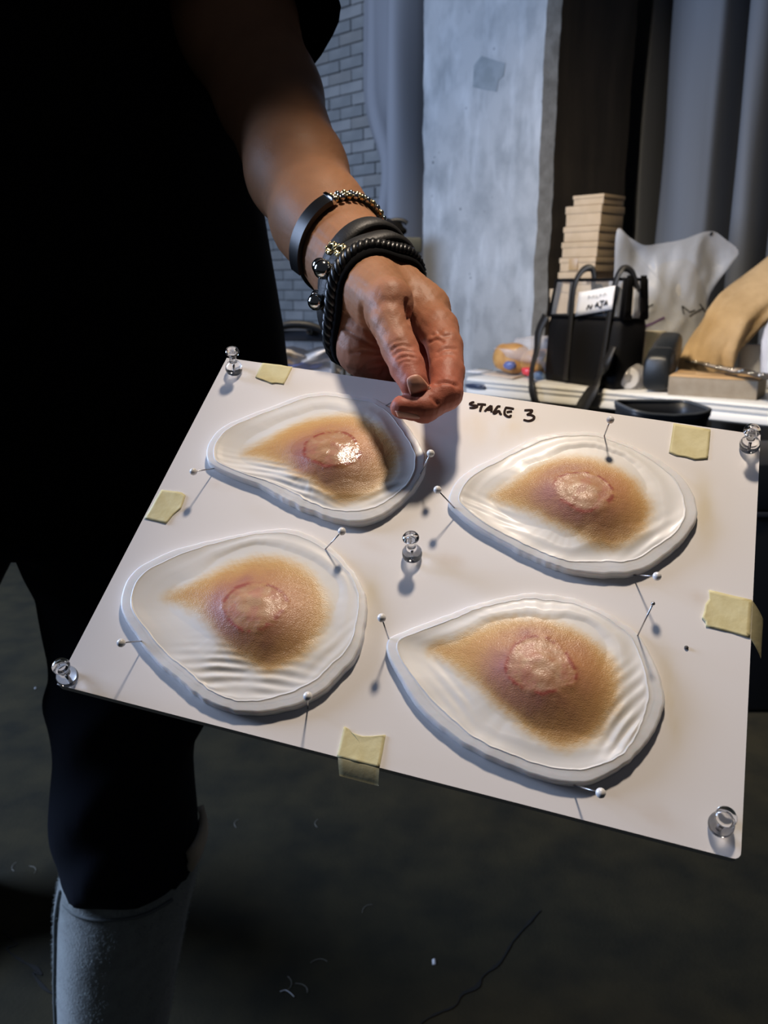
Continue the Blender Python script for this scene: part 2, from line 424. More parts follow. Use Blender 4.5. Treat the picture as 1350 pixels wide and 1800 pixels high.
for u in (.22, TL_-.22):
    for v in (.08, TD-.08):
        V, F = tube_vf([tpt(u, v, TZ-.06), tpt(u, v, .012)], .0145, 12); obj('leg', V, F, M_bin, table)
        V, F = tube_vf([tpt(u, v, .0), tpt(u, v, .03)], .018, 12); obj('foot_cap', V, F, M_bin, table)
    V, F = tube_vf([tpt(u, .08, .25), tpt(u, TD-.08, .25)], .010, 10); obj('leg_brace', V, F, M_bin, table)
# oval badge on the rim
bc = on_plane(835.5, 679, tpt(0, -.0005, 0), E2)
def oval(c, a, b, n=28): return [c+E1*a*math.copysign(abs(math.cos(t))**.7, math.cos(t))+EZ*b*math.copysign(abs(math.sin(t))**.8, math.sin(t)) for t in np.linspace(0, 2*math.pi, n, endpoint=False)]
V, F = loft_vf([np.array(oval(bc+E2*.006, .056, .0125)), np.array(oval(bc-E2*.002, .056, .0125))]); bdg = obj('oval_badge', V, F, mat('badge_blue', (.025, .035, .07), .4), table); bdg['label'] = 'dark blue oval badge on the table rim'
V, F = tube_vf(oval(bc-E2*.002, .049, .009), .0012, 6, True); obj('badge_border', V, F, mat('badge_grey', (.25, .28, .34), .4), bdg)

# ------------------------------------------------------------------ stack of kraft boxes
bcor = tabpt(1040, .54)
def kbox(px0, pxc, px1, y0, y1, name, label, group, k=0):
    c = slide(bcor.copy(), E1, pxc); l = slide(c.copy(), E1, px0); r = slide(c.copy(), E2, px1)
    z1 = CAM_H+c[1]*math.tan(math.atan((900-y0)/FPX)-TILT); z0 = CAM_H+c[1]*math.tan(math.atan((900-y1)/FPX)-TILT)
    W_, D_ = np.linalg.norm((l-c)[:2]), np.linalg.norm((r-c)[:2])
    return c, W_, D_, z0, z1
zprev = TZ
specs = [(959, 1040, 1086, 507, 641, 'large kraft carton at the bottom of the box stack'),
         (972, 1030, 1083, 477, 507, 'kraft box just above the bottom carton of the stack'),
         (973, 1035, 1083, 451, 477, 'kraft box with a tape strip, third from the bottom of the stack'),
         (975, 1036, 1081, 423, 450, 'kraft box in the middle of the stack, fourth from the bottom'),
         (977, 1038, 1082, 395, 423, 'pale kraft box with a wide lid, third from the top of the stack'),
         (979, 1040, 1079, 358, 395, 'taller kraft box, second from the top of the stack'),
         (990, 1042, 1078, 339, 358, 'thin kraft box topping the stack by the column')]
for i, (a, c_, r_, y0, y1, lab) in enumerate(specs):
    c, W_, D_, z0, z1 = kbox(a, c_, r_, y0, y1, '', lab, '')
    z0 = zprev; zprev = z1
    ang = rnd.uniform(-.02, .02); R2 = RR @ np.array([[math.cos(ang), -math.sin(ang), 0], [math.sin(ang), math.cos(ang), 0], [0, 0, 1]])
    D_ = min(D_, .20)
    t = thing('kraft_box', lab, 'box', tuple([*(c-E1*W_/2+E2*D_/2)[:2], z0]), 'kraft boxes stacked by the column')
    cen = c-E1*W_/2+E2*D_/2; h = z1-z0; lid = min(.04, h*.4)
    box('carton', [cen[0], cen[1], z0+(h-lid)/2+.0005], (W_-.008, D_-.008, h-lid), M_kraft, t, R2, .002)
    box('lid', [cen[0], cen[1], z1-lid/2-.0005], (W_, D_, lid-.0015), M_kraft, t, R2, .003)
    if i == 2: box('tape_strip', [*(cen-E1*.02-E2*D_/2)[:2], z0+h/2], (.045, .003, h*.8), mat('brown_tape', (.42, .27, .12), .4), t, R2, .0005)

# ------------------------------------------------------------------ black set bag with clear panels and a name card
BL = ground(957, 668, TZ); BR = ground(1078, 686, TZ)
bd = BR-BL; BWd = np.linalg.norm(bd); bd /= BWd; bp_ = np.cross(EZ, bd); BD = .13
def bagpt(u, v, z): return BL+bd*u*BWd+bp_*v+EZ*z
zb = lambda py, u: (CAM_H+(BL+bd*u*BWd)[1]*math.tan(math.atan((900-py)/FPX)-TILT))-TZ
H1 = zb(556, .3); H2 = zb(492, .5)
bag = thing('tote_bag', 'black set bag with clear upper panels and a white name card reading NAJA', 'bag', tuple(bagpt(.5, BD/2, 0)))
def bagring(z, ins=0.0, lean=0.0):
    r = []
    cs = [(ins, ins*BWd), (1-ins, ins*BWd), (1-ins, BD-ins*BWd), (ins, BD-ins*BWd)]
    for i in range(4):
        a, b = cs[i], cs[(i+1) % 4]
        for f in np.linspace(0, 1, 7, endpoint=False):
            bulge = math.sin(f*math.pi)*.010*math.sin(min(z/H1, 1)*math.pi)
            u, v = a[0]+(b[0]-a[0])*f, a[1]+(b[1]-a[1])*f
            o = [(0, -1), (1, 0), (0, 1), (-1, 0)][i]
            r.append(bagpt(u+o[0]*bulge/BWd+lean*z, v+o[1]*bulge, z))
    return np.array(r)
LN = .22
V, F = loft_vf([bagring(z, .0 if 0 < z < H1 else .012, LN*.5) for z in np.linspace(0, H1, 9)]); obj('body', V, F, mat('black_nylon', (.004, .004, .005), .7, Specular_IOR_Level=.2, bump=(120, .5, .002)), bag)
M_pvc = mat('clear_pvc', (.92, .93, .95), .08, Transmission_Weight=.92, IOR=1.15)
ring_lo, ring_hi = bagring(H1, 0, LN*.5), bagring(H2, .03, LN*.5)
V, F = loft_vf([ring_lo, (ring_lo+ring_hi)/2, ring_hi], False, False); obj('clear_panel', V, F, M_pvc, bag)
for r_ in (ring_lo, ring_hi):
    V, F = tube_vf(r_, .006, 8, True); obj('piping', V, F, M_black, bag)
for ci in (0, 7, 14, 21):
    V, F = tube_vf([ring_lo[ci], ring_hi[ci]], .007, 8); obj('piping', V, F, M_black, bag)
# right side: mostly black with a small window
q = [ring_lo[7+1], ring_lo[7+6], ring_hi[7+6], ring_hi[7+1]]
def quad_pt(q, a, b): return (q[0]*(1-a)+q[1]*a)*(1-b)+(q[3]*(1-a)+q[2]*a)*b
for a0, a1 in ((-.15, .28), (.75, 1.15)):
    V, F = solid_sheet(np.array([[quad_pt(q, a, b)+bd*.008 for b in np.linspace(-.05, 1.1, 5)] for a in np.linspace(a0, a1, 4)]), .003); obj('side_panel', V, F, M_black, bag)
V, F = solid_sheet(np.array([[quad_pt(q, a, b)+bd*.007 for b in np.linspace(.0, .75, 4)] for a in np.linspace(.35, .7, 4)]), .002); obj('side_card', V, F, mat('grey_card_insert', (.40, .42, .48), .3), bag)
# handle loops standing above the front and back
fr = lambda u, z, v=0: bagpt(u+LN*.5*z, v, z)
for u0, u1, v in ((.36, .88, -.012),):
    hz = H2+.035
    lp = [fr(u0, H1*.05, v), fr(u0, H1*.6, v), fr(u0, H1, v), fr(u0+.01, H2*.94, v), fr(u0+.05, hz, v+.02), fr(u0+.13, hz+.005, v+.04), fr(u0+.16, H2*.93, v+.05)]
    V, F = ribbon_vf(spline(lp, 40), -bp_, .026, .004); obj('handle_strap', V, F, M_leather, bag)
    lp = [fr(u1-.05, H1*.05, v), fr(u1-.02, H1*.6, v), fr(u1, H1, v), fr(u1+.03, H2*.94, v), fr(u1+.05, hz, v+.02), fr(u1+.10, hz-.01, v+.05), fr(u1+.12, H2*.9, v+.08)]
    V, F = ribbon_vf(spline(lp, 40), -bp_, .026, .004); obj('handle_strap', V, F, M_leather, bag)
# things seen dimly inside the clear top
for k, (u, v, z, r) in enumerate(((.45, .08, H2*.86, .035), (.62, .10, H2*.84, .03))):
    V, F = lathe_vf([(r*.5, -.1), (r, -.09), (r, .0), (r*.7, .03), (r*.4, .04)], 16, bagpt(u+.08, v, z)); tag(obj('bottle', V, F, mat('dark_bottle%d' % k, (.02, .025, .035), .2)), ['dark bottle inside the black set bag, left one', 'dark bottle inside the black set bag, right one'][k], 'bottle', group='bottles in the set bag')
# name card
cq = [(1011, 556), (1075, 544), (1081, 502), (1018, 514)]
pn = -bp_; po = bagpt(0, -.020, 0)
cp = [on_plane(x, y, po, pn) for x, y in cq]
def card_pt(a, b, off=0): return (cp[0]*(1-a)+cp[1]*a)*(1-b)+(cp[3]*(1-a)+cp[2]*a)*b+pn*off
V, F = solid_sheet(np.array([[card_pt(a, b, -.004*math.sin(a*3)) for b in np.linspace(0, 1, 5)] for a in np.linspace(0, 1, 9)]), .0015)
card = obj('name_card', V, F, M_paper, bag); card['label'] = 'white name card lettered NAJA by hand'
def strokes(parent, name, ss, fn, nrm, wid, m, th=.0006):
    Vs = []
    for s in ss:
        P = [fn(*p) for p in s]; P = spline(P, max(8, len(s)*5)) if len(s) > 2 else np.array(P); Vs.append(ribbon_vf(P, nrm, wid, th))
    V, F = join(*Vs); return obj(name, V, F, m, parent, False)
def straight(ss, k=4):
    out = []
    for s in ss:
        r = []
        for a, b in zip(s[:-1], s[1:]): r += [tuple(np.array(a)*(1-f)+np.array(b)*f) for f in np.linspace(0, 1, k, endpoint=False)]
        out.append(r+[s[-1]])
    return out
NA = straight([[(.30, .20), (.34, .37), (.36, .34), (.40, .22), (.42, .24), (.44, .38)], [(.52, .24), (.585, .42), (.62, .22)], [(.535, .30), (.625, .29)],
      [(.64, .44), (.76, .44)], [(.71, .44), (.71, .22), (.67, .17), (.645, .21)], [(.77, .23), (.83, .42), (.87, .23)], [(.785, .29), (.87, .28)]])
strokes(card, 'lettering', NA, lambda a, b: card_pt(a, b, .0022-.004*math.sin(a*3)+.001), pn, .0052, mat('black_ink', (.01, .01, .012), .6))
FA = straight([[(.30, .62), (.30, .78), (.36, .70)], [(.40, .64), (.44, .76), (.48, .64)], [(.52, .76), (.52, .64), (.58, .64)], [(.62, .64), (.62, .76), (.67, .70)], [(.72, .64), (.75, .78), (.80, .66)]])
strokes(card, 'faint_lettering', FA, lambda a, b: card_pt(a, b, .0022-.004*math.sin(a*3)+.001), pn, .0028, M_inkgrey)
# long carrying strap of the bag hanging over the table edge
def tp(px, py, v, z=None):
    """point on the vertical plane v in front of (negative) / behind the table front edge"""
    return on_plane(px, py, tpt(0, v, 0), E2)
s1 = [fr(-.02, H1*1.0, -.01), fr(-.06, H1*.75, -.03), tp(944, 612, .10), tp(935, 650, .04), tp(934, 676, -.012), tp(938, 697, -.02), tp(946, 716, -.015), tp(950, 740, -.01)]
V, F = ribbon_vf(spline(s1, 50), -E2*.8-E1*.35, np.linspace(.05, .042, 50), .004); sb = obj('shoulder_strap', V, F, M_leather, bag)
s2 = [fr(1.02, H1*.62, -.03), fr(.99, H1*.38, -.05), tp(1058, 652, .03), tp(1045, 680, -.012), tp(1030, 705, -.02), tp(1018, 727, -.018), tp(1008, 750, -.012)]
V, F = ribbon_vf(spline(s2, 50), -E2*.75-E1*.5, np.linspace(.045, .10, 50), .004); obj('shoulder_strap', V, F, M_leather, bag)

# ------------------------------------------------------------------ clear bag of pastries, leaflets
pc = tabpt(893, .16)
pk = thing('pastry_bag', 'crinkled clear bag of pastries at the left end of the white table', 'bag', tuple(pc))
M_film = bpy.data.materials.new('clear_film'); M_film.use_nodes = True
def film(name, col, tfac, rough=.25, bumpd=.004, sc_=40):
    m = bpy.data.materials.new(name); m.use_nodes = True; nt = m.node_tree; N = nt.nodes; L = nt.links
    b = N['Principled BSDF']; b.inputs['Base Color'].default_value = (*col, 1); b.inputs['Roughness'].default_value = rough
    t = N.new('ShaderNodeBsdfTransparent'); mx = N.new('ShaderNodeMixShader'); mx.inputs[0].default_value = tfac
    L.new(b.outputs[0], mx.inputs[1]); L.new(t.outputs[0], mx.inputs[2]); L.new(mx.outputs[0], N['Material Output'].inputs[0])
    tc = N.new('ShaderNodeTexCoord'); nz = N.new('ShaderNodeTexNoise'); nz.inputs['Scale'].default_value = sc_; nz.inputs['Detail'].default_value = 3
    L.new(tc.outputs['Object'], nz.inputs['Vector']); bp = N.new('ShaderNodeBump'); bp.inputs['Distance'].default_value = bumpd; bp.inputs['Strength'].default_value = .8
    L.new(nz.outputs[0], bp.inputs['Height']); L.new(bp.outputs[0], b.inputs['Normal']); return m
M_film = film('clear_film', (.75, .72, .72), .68, .12)
M_frost = film('frosted_film', (.52, .54, .58), .50, .4, .003, 26)
def blob_vf(c, sx, sy, sz, seed, amp=.12, nu=20, nv=30, R=None, flat=True, sq=.8, nsc=6):
    V = []
    for i in range(nu+1):
        th_ = math.pi*i/nu
        for k in range(nv):
            p = 2*math.pi*k/nv
            d = np.array([math.sin(th_)*math.cos(p), math.sin(th_)*math.sin(p), math.cos(th_)])
            V.append(np.sign(d)*np.abs(d)**sq)
    V = np.array(V); n = 1+amp*fbm(V, nsc/3, seed)[:, None]; V = V*n*np.array([sx, sy, sz])
    if R is not None: V = V@np.asarray(R).T
    V = V+np.asarray(c)
    if flat: V[:, 2] = np.maximum(V[:, 2], flat if not isinstance(flat, bool) else -9)
    F = []
    for i in range(nu):
        for k in range(nv): F.append([i*nv+k, i*nv+(k+1) % nv, (i+1)*nv+(k+1) % nv, (i+1)*nv+k])
    return V, F
pr = lambda u, v, z: pc+E1*u+E2*v+EZ*z
Vp, Fp = blob_vf(pr(.10, .12, .085), .20, .13, .085, 3, .22, 26, 40, RR, TZ+.001, .75, 9)
obj('film', Vp, Fp, M_film, pk)
M_pas = mat('pastry_crust', (.52, .29, .10), .35, noise=(25, (.34, .16, .05), .35, .7))
for i, (u, v, z, sx, sz) in enumerate(((-.02, .05, .075, .085, .065), (.11, .05, .062, .07, .055), (.22, .10, .06, .065, .05), (.07, .16, .06, .065, .05))):
    V, F = blob_vf(pr(u, v, z), sx, .055, sz, 10+i, .12, 14, 20, RR, TZ+.004)
    tag(obj('pastry', V, F, M_pas), ['golden pastry roll at the left in the clear bag', 'golden pastry roll in the front middle of the clear bag', 'golden pastry roll at the right in the clear bag', 'golden pastry roll at the back of the clear bag'][i], 'pastry', group='pastries in the clear bag')
for i, (u, v, z, col, lab) in enumerate(((.02, -.015, .05, (.10, .13, .32), 'small blue wrapped sweet in the pastry bag'), (.115, -.02, .03, (.62, .05, .07), 'small red wrapped sweet in the pastry bag'), (.17, -.01, .016, (.20, .26, .34), 'small silvery blue wrapped sweet in the pastry bag'))):
    V, F = blob_vf(pr(u, v, z), .028, .018, .018, 30+i, .2, 10, 14, RR, TZ+.001); tag(obj('wrapped_sweet', V, F, mat('sweet_%d' % i, col, .3)), lab, 'sweet', group='wrapped sweets in the pastry bag')
lq = [ground(845, 659, TZ), ground(900, 668, TZ), ground(932, 660, TZ), ground(874, 653, TZ)]
def lpt(a, b): return (lq[0]*(1-a)+lq[1]*a)*(1-b)+(lq[3]*(1-a)+lq[2]*a)*b+EZ*(.002+.012*(a-.5)**2*(1-b))
V, F = solid_sheet(np.array([[lpt(a, b) for b in np.linspace(0, 1, 4)] for a in np.linspace(0, 1, 8)]), -.0015); tag(obj('leaflet', V, F, mat('leaflet_paper', (.55, .46, .38), .6)), 'beige folded leaflet lying in front of the pastry bag', 'leaflet')
lq = [ground(818, 655, TZ), ground(846, 657, TZ), ground(868, 652, TZ), ground(842, 649, TZ)]
V, F = solid_sheet(np.array([[lpt(a, b) for b in np.linspace(0, 1, 4)] for a in np.linspace(0, 1, 8)]), -.0015); tag(obj('receipt', V, F, M_paper), 'white paper slip at the left corner of the table', 'paper')

# ------------------------------------------------------------------ cream mug
mc = tabpt(1143, .40); mz = CAM_H+mc[1]*math.tan(math.atan((900-582)/FPX)-TILT); mh = mz-TZ
mr = 20.5/FPX*np.dot(mc-CAM, AF)
mug = thing('mug', 'cream ceramic mug behind the black glasses case', 'mug', tuple(mc))
V, F = lathe_vf([(mr*.8, 0), (mr*.93, .004), (mr*.96, .02), (mr, mh-.004), (mr, mh), (mr-.005, mh), (mr-.006, mh-.01), (mr*.85, .012), (0, .01)], 32, mc); sharpen(obj('body', V, F, M_cream, mug), 60)
hd = -AX*.93-E2*.2; hd /= np.linalg.norm(hd)
V, F = tube_vf(spline([mc+hd*mr*.96+EZ*mh*.8, mc+hd*(mr+.022)+EZ*mh*.82, mc+hd*(mr+.034)+EZ*mh*.55, mc+hd*(mr+.022)+EZ*mh*.28, mc+hd*mr*.96+EZ*mh*.25], 24), .006, 10); obj('handle', V, F, M_cream, mug)

# ------------------------------------------------------------------ big frosted plastic bag
fo = tabpt(1170, .54); fdep = np.dot(fo-CAM, AF)
sil = [(1078, 520), (1080, 470), (1085, 403), (1108, 418), (1132, 431), (1160, 428), (1200, 421), (1248, 406), (1277, 422), (1298, 442), (1285, 465), (1262, 495), (1245, 525), (1243, 560), (1240, 600), (1225, 634), (1170, 638), (1100, 630), (1082, 580)]
def fpl(x, y, off=0): return on_plane(x, y, fo-E2*0, np.array([0, -1.0, 0]))+np.array([0, off, 0])
cx, cy = 1175, 525
outl = closed_spline(sil, 90)
rings_f, rings_b = [], []
fb = thing('plastic_bag', 'frosted plastic carrier bag standing open behind the mug', 'bag', tuple(fo))
def bagsurf(front):
    G = []
    for t in np.linspace(0.02, 1, 22):
        row = []
        for (x, y) in outl:
            X, Y = cx+(x-cx)*t, cy+(y-cy)*t
            low = np.clip((Y-420)/200, 0, 1)
            th_ = (.02+.07*low)*(1-t**2.2)**.7
            ang = math.atan2(y-cy, x-cx)
            cr = .028*fbm(np.array([[X, Y*.6]]), .03, 21 if front else 22, 3)[0]+.016*abs(math.sin(X*.045+Y*.03+1.5*math.sin(Y*.02)))
            row.append(fpl(X, Y, (-1 if front else 1)*th_+cr*(1-t**6)))
        G.append(row)
    return np.array(G)
def ringgrid_vf(G):
    n = G.shape[1]; V = G.reshape(-1, 3); F = [list(range(n))]
    for i in range(G.shape[0]-1):
        for k in range(n): F.append([i*n+k, i*n+(k+1) % n, (i+1)*n+(k+1) % n, (i+1)*n+k])
    return V, F
Gf = bagsurf(True); Gb = bagsurf(False)
Gf[:, :, 2] = np.maximum(Gf[:, :, 2], TZ+.002); Gb[:, :, 2] = np.maximum(Gb[:, :, 2], TZ+.002)
V, F = ringgrid_vf(Gf); obj('front_sheet', V, F, M_frost, fb)
V, F = ringgrid_vf(Gb); obj('rear_sheet', V, F, M_frost, fb)
# contents: pale wrapped bundle and marks
V, F = blob_vf(fpl(1178, 545, .02), .16, .05, .19, 44, .2, 20, 30, None, TZ+.004, .9, 5); obj('wrapped_contents', V, F, mat('pale_wrapping', (.42, .40, .36), .7, bump=(30, .6, .006)), fb)
def fmark(ss, wid, m, nm):
    for s in ss:
        P = np.array([fpl(x, y, -.14) for x, y in s])
        bv = BVHTree.FromPolygons([Vector(v) for v in ringgrid_vf(Gf)[0]], ringgrid_vf(Gf)[1])
        Q = []
        for a, b in zip(s[:-1], s[1:]):
            for f in np.linspace(0, 1, 6):
                x, y = a[0]*(1-f)+b[0]*f, a[1]*(1-f)+b[1]*f; d = Vector(ray(x, y)).normalized(); h = bv.ray_cast(Vector(CAM), d)
                Q.append(np.array(h[0]-d*.003) if h[0] else fpl(x, y, -.1))
        V, F = ribbon_vf(np.array(Q)+RNG.normal(size=(len(Q), 3))*1e-6, (0, -1, 0), wid, .001); obj(nm, V, F, m, fb, False)
fmark([[(1202, 553), (1199, 538), (1213, 549), (1222, 545)], [(1212, 556), (1225, 548), (1237, 541)], [(1230, 534), (1240, 549)], [(1132, 544), (1148, 535)], [(1132, 544), (1130, 538)]], .0055, mat('black_ink_mark', (.02, .02, .02), .6), 'pen_mark')
fmark([[(1130, 575), (1148, 568), (1168, 558)]], .009, mat('purple_ink', (.10, .05, .14), .6), 'purple_line')
fmark([[(1248, 414), (1252, 408)]], .008, M_bin, 'black_clip')

# ------------------------------------------------------------------ crumpled kraft paper bag
kq = [tabpt(1192, .40), tabpt(1290, .42)]
kb = thing('paper_bag', 'crumpled brown kraft paper bag leaning at the right of the table', 'bag', tuple((kq[0]+kq[1])/2))
kax = [((1194, 632), (1285, 641)), ((1203, 610), (1297, 618)), ((1222, 580), (1318, 594)), ((1245, 548), (1345, 568)), ((1275, 516), (1375, 545)), ((1310, 486), (1405, 520)), ((1352, 452), (1440, 490)), ((1385, 425), (1475, 470))]
dk = np.dot(tabpt(1240, .44)-CAM, AF)
rings = []
for i, ((x0, y0), (x1, y1)) in enumerate(kax):
    a = at(x0, y0, dk+.02*i); b = at(x1, y1, dk-.02*i); c = (a+b)/2; h = (b-a)/2
    nn = np.cross(h, EZ); nn /= np.linalg.norm(nn); dep = .085*(1-.05*i)
    r = []
    for k in range(36):
        t = 2*math.pi*k/36; cc, ss_ = math.cos(t), math.sin(t)
        cc = math.copysign(abs(cc)**.6, cc); ss_ = math.copysign(abs(ss_)**.8, ss_)
        p = c+h*cc+nn*dep*ss_
        p = p+nn*.022*fbm(p[None], 17, 5)[0]*abs(ss_)+nn*.012*math.sin(9*cc+i*1.1)*abs(ss_); r.append(p)
    rings.append(np.array(r))
rr2 = []
for i in range(len(rings)-1):
    for f in np.linspace(0, 1, 4, endpoint=False):
        q = rings[i]*(1-f)+rings[i+1]*f; an = np.arange(36)*2*math.pi/36; v_ = i+f
        fold = .008*np.abs(np.sin(2.5*an+.35*v_))+.009*np.abs(np.sin(4.5*an-.45*v_+1))-.006*np.abs(np.sin(8*an+.9*v_))+.008*fbm(q, 14, 18, 2)
        cq_ = q.mean(0); dq = q-cq_; dq /= np.linalg.norm(dq, axis=1, keepdims=True); rr2.append(q+dq*(fold[:, None]-.008))
rr2.append(rings[-1])
bot = rr2[0].copy(); bot[:, 2] = TZ+.002; rr2 = [bot]+rr2
M_paperbag = mat('kraft_paper', (.52, .36, .19), .75, noise=(8, (.43, .29, .145), .4, .65), bump=(30, .7, .006))
V, F = loft_vf(rr2); V[:, 2] = np.maximum(V[:, 2], TZ+.001); obj('paper', V, F, M_paperbag, kb)

# ------------------------------------------------------------------ glasses case, roll in film, flat kraft box, studded strap, white things
def upz(P, py): return CAM_H+P[1]*math.tan(math.atan((900-py)/FPX)-TILT)
ga = ground(1150, 690, TZ)
gc = thing('glasses_case', 'black padded glasses case lying on the table beside the flat kraft box', 'case', tuple(ga))
gdir = (ground(1188, 672, TZ)-ga); gl = .27; gdir = gdir/np.linalg.norm(gdir); gdir = gdir+EZ*.36; gdir /= np.linalg.norm(gdir)
gs = np.cross(gdir, EZ); gs /= np.linalg.norm(gs); ghh = (upz(ga, 626)-TZ)/2; gw = 24/FPX*np.dot(ga-CAM, AF)
rings = []
for f, s_, lift in ((0, .80, 0), (.02, .93, 0), (.06, 1, 0), (.5, 1.0, .004), (.85, .9, .006), (.96, .7, .006), (1, .45, .006)):
    r = []
    for k in range(28):
        t = 2*math.pi*k/28; a, b = math.cos(t), math.sin(t); a = math.copysign(abs(a)**.5, a); b = math.copysign(abs(b)**.55, b)
        r.append(ga+gdir*(f*gl)+gs*a*gw*s_+EZ*(ghh+b*ghh*s_+lift))
    rings.append(np.array(r))
V, F = loft_vf(rings); obj('shell', V, F, mat('black_leatherette', (.010, .012, .014), .42, bump=(180, .4, .001)), gc)
V, F = ribbon_vf(np.array([rings[2][k]*.5+rings[3][k]*.5+np.array([0, 0, .0]) for k in range(0, 28)]), gdir, .004, .002); obj('seam', V, F, M_bin, gc)

ra = ground(1103, 683, TZ)
rl = thing('tape_roll', 'white roll wrapped in clear film between the bag strap and the glasses case', 'roll', tuple(ra))
rr_ = 19/FPX*np.dot(ra-CAM, AF); ax_ = -AF*np.array([1, 1, 0])-AX*.35; ax_ /= np.linalg.norm(ax_)
V, F = lathe_vf([(rr_*.45, -.03), (rr_, -.03), (rr_, .03), (rr_*.94, .034), (rr_*.45, .034), (rr_*.42, .02)], 28, ra+EZ*(rr_+.001), ax_); sharpen(obj('roll', V, F, M_paper, rl), 50)
V, F = blob_vf(ra+EZ*rr_+AX*.01, rr_*1.35, rr_*1.3, rr_*1.2, 61, .16, 18, 26, None, TZ+.001, .85, 6); obj('film', V, F, M_film, rl)

f0, f1 = ground(1173, 694, TZ), ground(1329, 704, TZ)
fd = f1-f0; FW = np.linalg.norm(fd); fd /= FW; fp = np.cross(EZ, fd); FH = upz(f0, 662)-TZ; FDp = .20
RF = np.stack([fd, fp, EZ], 1); fcn = f0+fd*FW/2+fp*FDp/2
fk = thing('flat_kraft_box', 'flat grey fronted kraft box under the studded strap', 'box', tuple(fcn))
box('tray', fcn+EZ*(FH/2), (FW, FDp, FH), M_kraftd, fk, RF, .002)
for (u0, u1, v0, v1, tilt) in ((-.5, .5, -.5, -.1, .06), (-.5, -.12, -.3, .3, .12), (-.1, .5, -.1, .5, .05), (-.25, .2, -.4, .1, .10)):
    P = np.array([[fcn+fd*FW*(u0+(u1-u0)*a)+fp*FDp*(v0+(v1-v0)*b)+EZ*(FH+.003+.012*tilt*8*b*(1-.4*a)) for b in np.linspace(0, 1, 4)] for a in np.linspace(0, 1, 4)])
    V, F = solid_sheet(P, .002); obj('flap', V, F, mat('kraft_flap', (.52, .33, .16), .8), fk)
st = thing('studded_strap', 'studded leather strap lying across the flat kraft box', 'strap', tuple(at(1260, 640, dk-.1)))
spx = [(1178, 625), (1200, 628), (1225, 633), (1255, 640), (1285, 646), (1310, 650), (1335, 655), (1365, 660)]
def sz(px, py): return on_plane(px, py, fcn+EZ*0-fp*.0, np.array([0, -1.0, 0]))
SP = spline([ground(x, y+4, TZ+FH+.028) for x, y in spx], 50)
sn = np.array([0, -.86, .51])
V, F = ribbon_vf(SP, sn, .042, .005); obj('leather_band', V, F, mat('dark_strap', (.05, .042, .034), .4), st)
sdir = np.gradient(SP, axis=0); sdir /= np.linalg.norm(sdir, axis=1, keepdims=True)
for i in range(3, 48, 5):
    off = np.cross(sdir[i], sn)
    for s_ in (-1, 1):
        V, F = lathe_vf([(.0075, 0), (.0065, .003), (.003, .005)], 10, SP[i]+sn*.002+off*.012*s_, sn); obj('stud', V, F, M_steel, st)
V, F = ribbon_vf(SP[18:32]+sn*.004, sn, .030, .002); obj('pale_patch', V, F, mat('pale_leather', (.42, .35, .28), .6), st)
for i in range(0, 14):
    V, F = lathe_vf([(.003, 0), (.0025, .002), (.001, .003)], 8, SP[i]+sn*.002-np.cross(sdir[i], sn)*.019, sn); obj('bead', V, F, M_steel, st)

wr = tabpt(1318, .66)
wz = upz(wr, 606)-TZ
pr_ = thing('paper_roll', 'white paper towel roll behind the brown paper bag', 'roll', tuple(wr))
V, F = lathe_vf([(.02, 0), (.05, 0), (.052, .004), (.052, wz-.004), (.05, wz), (.02, wz), (.018, wz-.02)], 30, wr); sharpen(obj('roll', V, F, M_paper, pr_), 50)
wb = tabpt(1372, .45)
wp = thing('white_plastic_bag', 'shiny white plastic bag at the right edge of the table', 'bag', tuple(wb))
V, F = blob_vf(wb+EZ*.15, .085, .07, .15, 71, .18, 22, 30, None, TZ+.001, .8, 8); obj('plastic', V, F, mat('glossy_white_film', (.62, .63, .68), .25, bump=(40, .6, .006)), wp)

# ------------------------------------------------------------------ black bin and black trunk in front of the table
def bin_():
    c = np.array([*(at(1140, 722, 2.22))[:2], 0]); zt = .0
    c0 = on_plane(1140, 704, np.array([0, 2.30, 0]), np.array([0, 1.0, 0])); zt = c0[2]; cx_, cy_ = c0[0], 2.30-.11
    t = thing('waste_bin', 'black open plastic bin standing against the front of the white table', 'bin', (cx_, cy_, 0))
    def rr(s, z, sag=0):
        r = []
        for k in range(40):
            q = 2*math.pi*k/40; a, b = math.cos(q), math.sin(q); a = math.copysign(abs(a)**.35, a); b = math.copysign(abs(b)**.35, b)
            r.append([cx_+a*.104*s, cy_+b*.10*s, z-(sag*(1-a*a) if b < -.5 else 0)])
        return np.array(r)
    V, F = loft_vf([rr(.82, .0), rr(.84, .01), rr(.98, zt-.06, .01), rr(1.0, zt-.02, .012), rr(1.03, zt-.012, .012), rr(1.03, zt, .012), rr(.98, zt, .012), rr(.95, zt-.03, .012), rr(.80, .03)], True, True)
    obj('shell', V, F, M_bin, t)
    V, F = tube_vf(rr(1.005, zt, .012), .005, 8, True); obj('rim', V, F, mat('grey_rim', (.05, .055, .06), .35), t)
bin_()
tc = np.array([1.14, 2.18, 0])
tk = thing('road_case', 'large black road case on the floor under the right end of the board', 'case', tuple(tc))
box('case_body', tc+EZ*.28, (.44, .34, .55), M_bin, tk, None, .012)
box('case_lid', tc+EZ*.625, (.45, .35, .12), M_bin, tk, None, .012)
for z_ in (.555,):
    box('metal_edge', tc+EZ*z_, (.453, .353, .012), mat('dull_edge', (.03, .03, .035), .4), tk, None, .002)
box('latch', tc+np.array([-.1, -.18, .555]), (.05, .012, .06), mat('dull_latch', (.04, .05, .07), .35), tk, None, .003)

